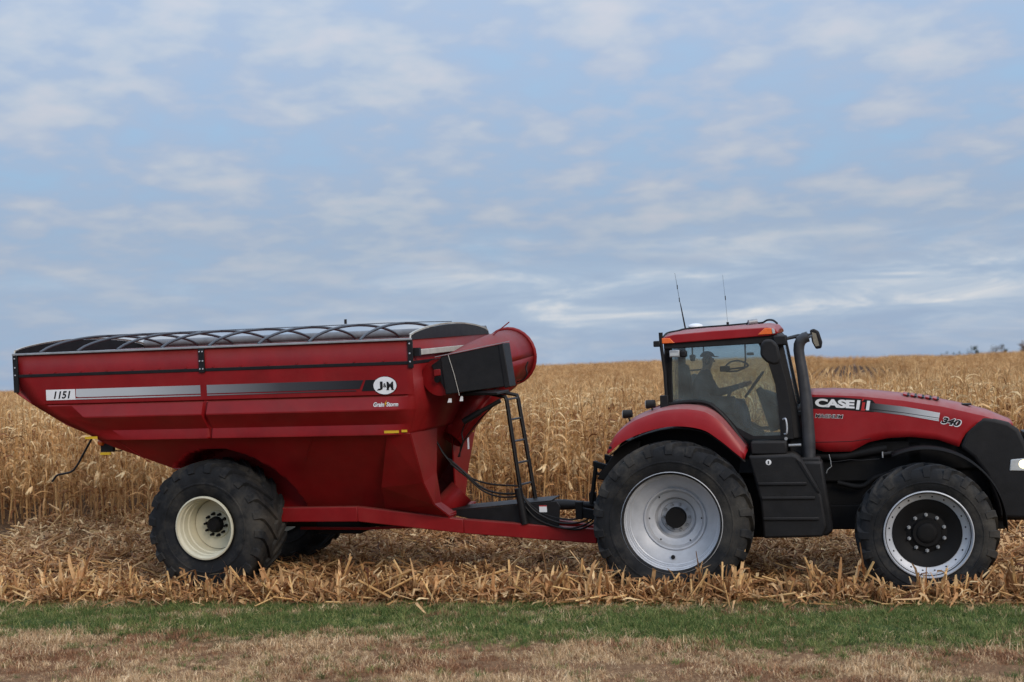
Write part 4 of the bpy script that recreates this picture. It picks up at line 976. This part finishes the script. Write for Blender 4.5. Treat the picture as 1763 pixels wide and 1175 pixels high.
    for y in np.linspace(-.87, .87, 13):
        e = (abs(y) / .87); cr = .035 * (1 - e * e); rows.append([(x + (.0 if e < 1 else 0), y, z + (cr if z > 3.39 else 0) - (.018 if e == 1 and z > 3.37 else 0)) for x, z in prof])
    mb = MB().grid(rows); k = len(prof); n0 = 0
    mb.f.append(tuple(range(k))); mb.f.append(tuple(12 * k + i for i in range(k - 1, -1, -1))); 
    for i in range(12): mb.f.append((i * k + k - 1, i * k, (i + 1) * k, (i + 1) * k + k - 1))
    rf = part('roof', mb, TRED, c, bevel=.012, seg=3)
    part('roof_underside', MB().prism([(-.09, 3.215), (-.09, 3.30), (1.40, 3.365), (1.46, 3.30), (1.40, 3.235), (1.2, 3.245)], -.83, .83), PLA, c, bevel=.01)
    part('amber_rear_light', MB().prism([(-.105, 3.292), (-.105, 3.365), (.0, 3.362), (.06, 3.296)], -.884, -.84), ORG, rf, bevel=.006)
    part('amber_front_light', MB().prism([(1.155, 3.362), (1.25, 3.448), (1.335, 3.445), (1.345, 3.366)], -.884, -.84), ORG, rf, bevel=.006)
    part('front_light_lens', MB().prism([(1.349, 3.367), (1.340, 3.443), (1.375, 3.43), (1.385, 3.375)], -.882, -.84), LENS, rf, bevel=.004)
    part('gps_dome', MB().lathe([(.001, 0), (.05, .004), (.09, .018), (.105, .035), (.105, .05), (.06, .065)], 32), WHT, rf, smooth=50, loc=(.26, -.05, 3.545)).rotation_euler = (-pi / 2, 0, 0)
    part('dome_foot', MB().box(.12, .42, -.16, .06, 3.455, 3.485), PLA, rf, bevel=.01)
    part('roof_cable', MB().tube(spline([(-.11, -.80, 3.36), (-.05, -.72, 3.43), (.08, -.6, 3.455), (.15, -.35, 3.475), (.4, -.3, 3.49), (.7, -.3, 3.50), (1.0, -.35, 3.515)]), .012, 6), BLK, rf, smooth=60)
    part('cable_bundle', MB().tube(spline([(.98, -.35, 3.50), (1.02, -.35, 3.55), (1.10, -.35, 3.555), (1.12, -.35, 3.52), (1.2, -.35, 3.52), (1.26, -.4, 3.55), (1.34, -.5, 3.545), (1.40, -.55, 3.50)]), .014, 6), BLK, rf, smooth=60)
    part('cable_reel', MB().tube([(1.01, -.40, 3.53), (1.12, -.35, 3.54)], .035, 10), GRY, rf, smooth=50)
    part('roof_stub', MB().tube([(.70, 0, 3.48), (.70, 0, 3.545)], .018, 8), BLK, rf)
    # aerials
    for pts, rs, spots in (([(.12, -.05, 3.47), (.07, -.05, 3.78), (.055, -.05, 3.86), (.02, -.05, 4.12), (0, -.05, 4.26)], [.013, .008, .003, .0025, .0018], ((.052, 3.88), (.03, 4.06))),
                           ([(.70, 0, 3.52), (.695, 0, 3.6), (.68, 0, 3.86), (.655, 0, 4.20)], [.0025, .002, .0018, .0015], ((.682, 3.88),))):
        a = part('aerial', MB().tube(pts, rs, 6), BLK, c, smooth=60)
        for x, z in spots: part('aerial_coil', MB().tube([(x, pts[0][1], z - .03), (x - .003, pts[0][1], z + .03)], .007, 6), BLK, a)
    # marker post and work lights at the rear corner
    part('marker_post', MB().tube([(-.12, -.86, 3.44), (-.12, -.86, 3.28), (-.085, -.86, 2.9), (-.075, -.86, 2.6), (-.11, -.86, 2.40)], [.028, .024, .022, .024, .03], 8), BLK, c, smooth=50)
    part('rear_post_foot', MB().box(-.16, -.05, -.90, -.80, 2.40, 2.60), BLK, c, bevel=.008)
    part('corner_lamp', MB().box(-.22, -.13, -.90, -.78, 3.25, 3.33), BLK, c, bevel=.012)
    wl = part('work_light', MB().box(-.01, .125, -.91, -.83, 3.105, 3.20), GRY, c, bevel=.012); part('light_lens', MB().box(.0, .115, -.916, -.91, 3.125, 3.165), LENS, wl); part('light_back', MB().box(.125, .22, -.88, -.81, 3.10, 3.19), BLK, wl, bevel=.02)
    # mirrors
    part('mirror_arm', MB().box(1.36, 1.53, -.95, -.70, 3.215, 3.345), PLA, c, bevel=.02)
    m1 = part('mirror', MB().prism([(1.20, 3.10), (1.21, 3.24), (1.26, 3.30), (1.36, 3.30), (1.43, 3.22), (1.455, 3.06), (1.44, 2.99), (1.37, 2.97), (1.27, 3.01)], -1.24, -1.15), PLA, c, bevel=.03, seg=3)
    part('mirror_glass', MB().prism([(1.24, 3.10), (1.25, 3.23), (1.35, 3.26), (1.42, 3.06), (1.30, 3.02)], -1.15, -1.146), LENS, m1)
    part('far_mirror_arm', MB().tube([(1.42, .8, 3.27), (1.60, 1.1, 3.31), (1.74, 1.28, 3.31), (1.90, 1.3, 3.32)], .022, 8), BLK, c, smooth=50)
    m2 = part('mirror', MB().prism([(1.77, 3.38), (1.83, 3.40), (1.90, 3.36), (1.945, 3.20), (1.93, 3.11), (1.85, 3.10), (1.80, 3.20)], 1.26, 1.36), PLA, c, bevel=.02)
    part('mirror_glass', MB().prism([(1.80, 3.35), (1.86, 3.33), (1.90, 3.15), (1.85, 3.14), (1.82, 3.2)], 1.255, 1.259), mat('mirror_surface', (.30, .27, .20), .25, metal=.5), m2)
    part('arm_link', MB().tube([(1.50, -.80, 3.29), (1.62, -.75, 3.31), (1.8, -.3, 3.3), (1.8, .9, 3.3)], .018, 8), BLK, c, smooth=50)
    # exhaust
    ex = part('exhaust_pipe', MB().tube([(1.75, -.75, 1.66), (1.76, -.75, 1.94), (1.745, -.75, 2.48), (1.705, -.75, 2.87), (1.68, -.75, 3.05), (1.672, -.75, 3.14), (1.68, -.75, 3.21), (1.705, -.75, 3.265), (1.75, -.75, 3.30), (1.80, -.75, 3.315)], [.083, .082, .078, .072, .070, .07, .072, .073, .072, .070], 20), mat('exhaust_steel', (.045, .046, .05), .5, metal=.4, var=.3, grime=.25, dustc=(.12, .11, .10)), c, smooth=50)
    part('pipe_mouth', MB().tube([(1.801, -.75, 3.3155), (1.803, -.75, 3.316)], .058, 16), INK, ex)
    part('pipe_bracket', MB().box(1.55, 1.80, -.70, -.55, 2.28, 2.33), BLK, c)
    # step / battery box, tank
    part('cab_step', MB().box(1.02, 1.48, -1.0, -.62, 1.80, 1.965), PLA, c, bevel=.02)
    tank = [(.98, 1.79), (1.55, 1.805), (1.62, 1.78), (1.70, 1.67), (1.84, 1.40), (1.905, 1.26), (1.955, .86), (1.90, .73), (1.14, .71), (1.12, 1.19), (1.05, 1.50)]
    t = part('fuel_tank', MB().prism(tank, -1.06, -.45), PLA, c, bevel=.035, seg=3)
    for z, x0, x1 in ((1.425, 1.10, 1.72), (1.24, 1.14, 1.82), (.97, 1.15, 1.86)):
        part('tread_ridge', MB().box(x0, x1, -1.085, -1.04, z - .02, z + .018), PLA, t, bevel=.01)
    part('tank_strap', MB().hull8([(1.60, -1.075, 1.74), (1.66, -1.075, 1.70), (1.66, -1.04, 1.70), (1.60, -1.04, 1.74)], [(1.84, -1.075, 1.33), (1.88, -1.075, 1.30), (1.88, -1.04, 1.30), (1.84, -1.04, 1.33)]), BLK, t)
    part('filler_cap', MB().lathe([(0, -.008), (.036, -.006), (.036, .006)], 20), WHT, t, loc=(1.245, -1.062, 1.705))
    part('cap_mark', MB().box(1.237, 1.253, -1.074, -1.070, 1.685, 1.725), INK, t)
    part('muffler_box', MB().prism([(1.66, 1.69), (1.92, 1.69), (1.95, 1.40), (2.03, .80), (1.95, .72), (1.80, .75), (1.78, 1.3)], -.95, -.55), PLA, c, bevel=.03)
    part('pipe_base', MB().box(1.64, 1.90, -.86, -.62, 1.62, 1.735), PLA, c, bevel=.02)
    part('grab_handle', MB().tube(spline([(1.44, -.83, 2.24), (1.475, -.87, 2.25), (1.49, -.88, 2.15), (1.48, -.87, 2.06), (1.45, -.83, 2.05)]), .012, 6), SIL, c, smooth=60)
    part('door_latch', MB().tube([(1.47, -.84, 1.99), (1.47, -.86, 1.99)], .022, 8), GRY, c)
    part('cab_mount', MB().tube([(1.50, -.85, 1.90), (1.66, -.85, 1.905)], .018, 8), GRY, c, smooth=50)
    # rear linkage
    mb = MB().hull8([(-.55, -.5, 1.40), (-.55, -.42, 1.40), (-.55, -.42, 1.52), (-.55, -.5, 1.52)], [(-1.18, -.5, 1.62), (-1.18, -.42, 1.62), (-1.18, -.42, 1.70), (-1.18, -.5, 1.70)])
    mb.hull8([(-.5, .42, 1.40), (-.5, .5, 1.40), (-.5, .5, 1.52), (-.5, .42, 1.52)], [(-1.18, .42, 1.62), (-1.18, .5, 1.62), (-1.18, .5, 1.70), (-1.18, .42, 1.70)])
    part('lift_arm', mb, DARK, c, bevel=.01)
    for s in (-1, 1): part('lift_rod', MB().tube([(-1.14, s * .48, 1.64), (-1.22, s * .5, 1.10)], .03, 8), DARK, c, smooth=50)
    mb = MB()
    for s in (-1, 1): mb.hull8([(-.3, s * .42, .72), (-.3, s * .48, .72), (-.3, s * .48, .84), (-.3, s * .42, .84)], [(-1.36, s * .48, .92), (-1.36, s * .54, .92), (-1.36, s * .54, 1.06), (-1.36, s * .48, 1.06)])
    mb.box(-1.44, -1.34, -.56, -.46, .90, 1.14); mb.box(-1.44, -1.34, .46, .56, .90, 1.14)
    part('lower_link', mb, DARK, c, bevel=.01)
    part('linkage_hook', MB().tube(spline([(-1.05, -.3, 1.58), (-1.12, -.3, 1.50), (-1.17, -.3, 1.52), (-1.18, -.3, 1.60), (-1.16, -.3, 1.68)]), .022, 7), BLK, c, smooth=60)
    part('remote_valves', MB().box(-.85, -.5, -.35, .35, 1.35, 1.85), DARK, c, bevel=.03)
    part('rear_bracket', MB().prism([(-1.08, 1.48), (-.70, 2.0), (-.45, 2.0), (-.60, 1.4)], -.80, -.3), DARK, c, bevel=.02)
    part('drawbar', MB().box(-1.30, .2, -.06, .06, .52, .58), DARK, c, bevel=.01)
    # interior: seat, console, wheel, monitors
    st = part('driver_seat', MB().box(.16, .66, -.25, .27, 2.22, 2.36), SEAT, c, bevel=.05, seg=3)
    part('seat_back', MB().hull8([(.08, -.24, 2.34), (.22, -.24, 2.34), (.22, .26, 2.34), (.08, .26, 2.34)], [(.0, -.20, 2.98), (.12, -.20, 2.98), (.12, .22, 2.98), (.0, .22, 2.98)]), SEAT, st, bevel=.05, seg=3)
    part('seat_base', MB().box(.22, .58, -.2, .2, 1.95, 2.24), CABIN, st, bevel=.02)
    part('arm_console', MB().box(.30, .80, -.52, -.34, 2.30, 2.54), CABIN, c, bevel=.03)
    part('control_lever', MB().tube([(.70, -.43, 2.52), (.76, -.43, 2.66)], [.02, .03], 8), CABIN, c, smooth=50)
    part('side_console', MB().box(-.02, .85, .38, .74, 2.05, 2.44), CABIN, c, bevel=.03)
    sw = part('steering_column', MB().tube([(1.34, 0, 2.05), (1.20, 0, 2.45), (1.08, 0, 2.62)], [.12, .10, .04], 12), CABIN, c, smooth=50)
    cen = Vector((1.03, 0, 2.67)); n_ = Vector((-.80, 0, .60)).normalized(); u_ = Vector((0, 1, 0)); w_ = n_.cross(u_)
    ringp = [cen + (u_ * cos(2 * pi * k / 32) + w_ * sin(2 * pi * k / 32)) * .21 for k in range(33)]
    part('steering_wheel', MB().tube(ringp, .016, 8, caps=False).tube([cen - u_ * .2, cen + u_ * .2], .012, 6).tube([cen, cen + w_ * .2], .012, 6), CABIN, c, smooth=60)
    part('dash', MB().hull8([(1.20, -.20, 2.45), (1.42, -.16, 2.30), (1.42, .16, 2.30), (1.20, .20, 2.45)], [(1.16, -.20, 2.60), (1.42, -.14, 2.50), (1.42, .14, 2.50), (1.16, .20, 2.60)]), CABIN, c, bevel=.03)
    part('monitor_arm', MB().tube([(.88, .62, 3.26), (.88, .62, 3.0), (.86, .60, 2.88), (.75, .60, 2.84), (.60, .60, 2.84)], .014, 6), CABIN, c, smooth=50)
    part('monitor', MB().box(.52, .66, .50, .58, 2.84, 2.92), CABIN, c, bevel=.01)
    part('phone_holder', MB().box(.90, 1.0, .58, .64, 3.06, 3.10), CABIN, c, bevel=.01)
    part('grab_rail', MB().tube(spline([(.56, .70, 2.88), (.66, .70, 2.97), (.80, .70, 2.98), (.90, .70, 2.90), (.56, .70, 2.86)]), .014, 6), CABIN, c, smooth=50)
    part('far_window_bar', MB().tube([(.0, .72, 2.86), (.30, .72, 2.88)], .013, 6), CABIN, c)
    part('far_window_bar', MB().tube([(.28, .72, 3.22), (.27, .72, 2.86)], .011, 6), CABIN, c)
    part('far_work_lamp', MB().tube([(.12, .70, 3.22), (.12, .70, 3.10), (.12, .70, 3.08), (.12, .70, 3.0)], [.012, .012, .05, .03], 10), CABIN, c, smooth=50)
    part('round_vent', MB().tube([(.14, .66, 2.75), (.14, .70, 2.75)], .07, 16), GRY, c, smooth=50)
    # ---- wheels
    disc = MB().lathe([(.001, .10), (.20, .10), (.205, .075), (.245, .07), (.268, .035), (.275, -.005), (.30, -.015), (.315, -.02), (.355, -.03), (.372, -.075), (.385, -.10), (.405, -.105), (.418, -.085), (.435, -.10), (.56, -.195), (.57, -.215), (.585, -.225)], 72).mesh('wheel', SIL, 28)
    rim = MB().lathe([(.655, -.46), (.664, -.452), (.664, -.435), (.648, -.428), (.636, -.40), (.632, -.375), (.618, -.37), (.612, -.335), (.600, -.33), (.594, -.285), (.585, -.275), (.583, -.225), (.59, .0), (.66, .03)], 72).mesh('rim', SIL, 28)
    hub = MB().lathe([(.001, -.06), (.06, -.06), (.10, -.045), (.125, -.03), (.135, .0), (.135, .10)], 36).mesh('hub_cap', DARK, 40)
    hole = MB().lathe([(.001, 0), (.011, 0), (.011, .003)], 12).mesh('drain_hole', INK); big = MB().lathe([(.001, 0), (.028, 0), (.028, .004)], 18).mesh('valve_hole', INK)
    nut = nut_mesh(.015, .03, GRY); ty = tyre_mesh(1.04, .655, .50, .045, 22, .03, .055)
    kids = [('rim', rim, (0, 0, 0)), ('tyre', ty, (0, -.22, 0)), ('hub_cap', hub, (0, 0, 0)), ('valve_hole', big, (-.03, -.185, -.49))]
    kids += [('wheel_nut', nut, (.172 * cos(k * pi / 5), .10, .172 * sin(k * pi / 5))) for k in range(10)]
    kids += [('drain_hole', hole, (.345 * cos(a), -.032, .345 * sin(a))) for a in (0, pi, 2.2, -2.2, -1.0)]
    for s in (-1, 1): make_wheel(c, (0, s * .97, .975), (disc, kids), s)
    # front
    disc = MB().lathe([(.001, -.06), (.17, -.06), (.19, -.03), (.25, -.01), (.28, -.02), (.33, -.055), (.425, -.075), (.43, -.06)], 60).mesh('wheel', DARK, 30)
    rim = MB().lathe([(.535, -.215), (.547, -.21), (.55, -.195), (.535, -.185), (.522, -.165), (.515, -.14), (.505, -.135), (.50, -.11), (.44, -.072), (.425, -.066), (.42, 0), (.44, .20), (.54, .26)], 64).mesh('rim', SIL, 28)
    hub = MB().lathe([(.001, -.085), (.08, -.085), (.11, -.08), (.125, -.07), (.13, -.06)], 32).mesh('hub_cap', DARK, 40)
    nut = nut_mesh(.017, .035, GRY); ty = tyre_mesh(.865, .54, .46, .04, 20, .03, .05)
    kids = [('rim', rim, (0, 0, 0)), ('tyre', ty, (0, .03, 0)), ('hub_cap', hub, (0, 0, 0))]
    kids += [('wheel_nut', nut, (.225 * cos(a), -.03, .225 * sin(a))) for a in [radians(18 + 36 * k) for k in range(10)]]
    kids += [('rim_bolt', hole, (.468 * cos(a), -.095, .468 * sin(a))) for a in [radians(9 + 18 * k) for k in range(20)]]
    for s in (-1, 1): make_wheel(c, (3.17, s * 1.12, .80), (disc, kids), s, rotz=radians(5 if s < 0 else 5))
    return c
tractor()

# ------------------------------------------------------------------ driver
def driver():
    J = {}; V = []; E = []; Rr = []
    def v(p, r, parent=None):
        V.append(p); Rr.append(r); i = len(V) - 1
        if parent is not None: E.append((parent, i))
        return i
    oy = .0
    pel = v((.36, oy, 2.43), .145); ab = v((.33, oy, 2.56), .135, pel); ch = v((.33, oy, 2.72), .15, ab); ub = v((.345, oy, 2.82), .125, ch)
    nk = v((.375, oy, 2.895), .058, ub); hd0 = v((.40, oy, 2.955), .068, nk); hd1 = v((.405, oy, 3.02), .088, hd0); hd2 = v((.40, oy, 3.085), .082, hd1)
    for s in (-1, 1):
        sh = v((.35, s * .18, 2.80), .075, ub); el = v((.50, s * .25, 2.57), .052, sh); fa = v((.66, s * .235, 2.60), .047, el); wr = v((.83, s * .20, 2.655), .032, fa)
        pa = v((.90, s * .19, 2.675), .036, wr)
        for k, (dy, ln) in enumerate(((-.032, .034), (-.011, .040), (.011, .037), (.032, .028))):
            a = v((.935, s * .19 + dy, 2.70), .0105, pa); b = v((.935 + ln, s * .19 + dy, 2.715), .0095, a); c_ = v((.945 + ln, s * .19 + dy, 2.69), .0085, b); v((.935 + ln * .75, s * .19 + dy, 2.665), .008, c_)
        t1 = v((.915, s * .19 - s * .042, 2.665), .012, pa); v((.95, s * .19 - s * .04, 2.655), .010, t1)
        hp = v((.42, s * .10, 2.40), .10, pel); kn = v((.84, s * .17, 2.42), .068, hp); cf = v((.90, s * .17, 2.22), .056, kn); an = v((.93, s * .17, 2.04), .042, cf); ft = v((1.06, s * .18, 1.995), .04, an); v((1.14, s * .18, 1.99), .032, ft)
    me = bpy.data.meshes.new('person'); me.from_pydata(V, E, []); o = link(bpy.data.objects.new('person', me)); o.location = TLOC; o.rotation_euler = TROT
    bm = bmesh.new(); bm.from_mesh(me); ly = bm.verts.layers.skin.verify(); bm.verts.ensure_lookup_table()
    for i, r in enumerate(Rr): bm.verts[i][ly].radius = (r, r * (1.15 if i in (ab, ch) else 1))
    bm.verts[0][ly].use_root = True; bm.to_mesh(me); bm.free()
    o.modifiers.new('skin', 'SKIN').use_smooth_shade = True
    sd = o.modifiers.new('sub', 'SUBSURF'); sd.levels = 2; sd.render_levels = 2
    dg = bpy.context.evaluated_depsgraph_get(); dg.update()
    m2 = bpy.data.meshes.new_from_object(o.evaluated_get(dg)); o.modifiers.clear(); o.data = m2; m2.name = 'person'
    m2.materials.clear()
    for m in (mat('skin', (.40, .22, .15), .5, var=.05), mat('dark_jacket', (.045, .05, .06), .85, var=.25), mat('blue_jeans', (.035, .055, .10), .85, var=.3), mat('work_boots', (.04, .025, .015), .7, var=.3)): m2.materials.append(m)
    for p in m2.polygons:
        x, y, z = p.center
        p.material_index = 0 if (z > 2.90 and x < .6) or (x > .835 and z > 2.60 and abs(y) > .1) else (1 if z > 2.50 or (x > .45 and z > 2.53 and abs(y) > .2) else (3 if z < 2.09 else 2))
        p.use_smooth = True
    tag(o, 'person in dark jacket and peaked cap sitting at the wheel inside the tractor cab', 'person')
    # face and cap
    part('nose', MB().hull8([(.482, -.008, 3.035), (.482, .008, 3.035), (.48, .015, 2.995), (.48, -.015, 2.995)], [(.492, -.005, 3.03), (.492, .005, 3.03), (.512, .010, 3.0), (.512, -.010, 3.0)]), MATS['skin'], o, bevel=.004)
    for s in (-1, 1):
        part('eye', MB().lathe([(.001, -.006), (.010, -.003), (.012, .003)], 12), INK, o, loc=(.483, s * .03, 3.04)).rotation_euler = (0, 0, pi / 2)
        part('ear', MB().lathe([(.001, -.012), (.02, -.008), (.026, .006)], 12), MATS['skin'], o, smooth=60, loc=(.395, s * .088, 3.02)).scale = (.8, s * -1 if s > 0 else 1, 1.2)
    part('mouth', MB().box(.478, .488, -.022, .022, 2.968, 2.974), mat('lips', (.30, .10, .09), .5), o)
    part('hair', MB().lathe([(.098, -.0), (.096, .03), (.08, .06), (.05, .075)], 24), mat('dark_hair', (.02, .014, .01), .8), o, smooth=60, loc=(.378, 0, 3.035)).rotation_euler = (pi / 2 * 0, 0, -pi / 2)
    cp = mat('dark_cap', (.018, .02, .026), .8)
    rows = []
    for k in range(9):
        a = k / 8 * pi / 2; rows.append([(.400 + .097 * cos(a) * cos(b), .088 * cos(a) * sin(b), 3.075 + .075 * sin(a)) for b in np.linspace(0, 2 * pi, 25)])
    cap = part('cap', MB().grid(rows), cp, o, smooth=60, solid=.006)
    part('cap_peak', MB().grid([[(.400 + r * cos(b), r * .75 * sin(b), 3.082 - (r - .09) * .15) for b in np.linspace(-.8, .8, 13)] for r in (.09, .13, .165)]), cp, cap, solid=.006)
driver()
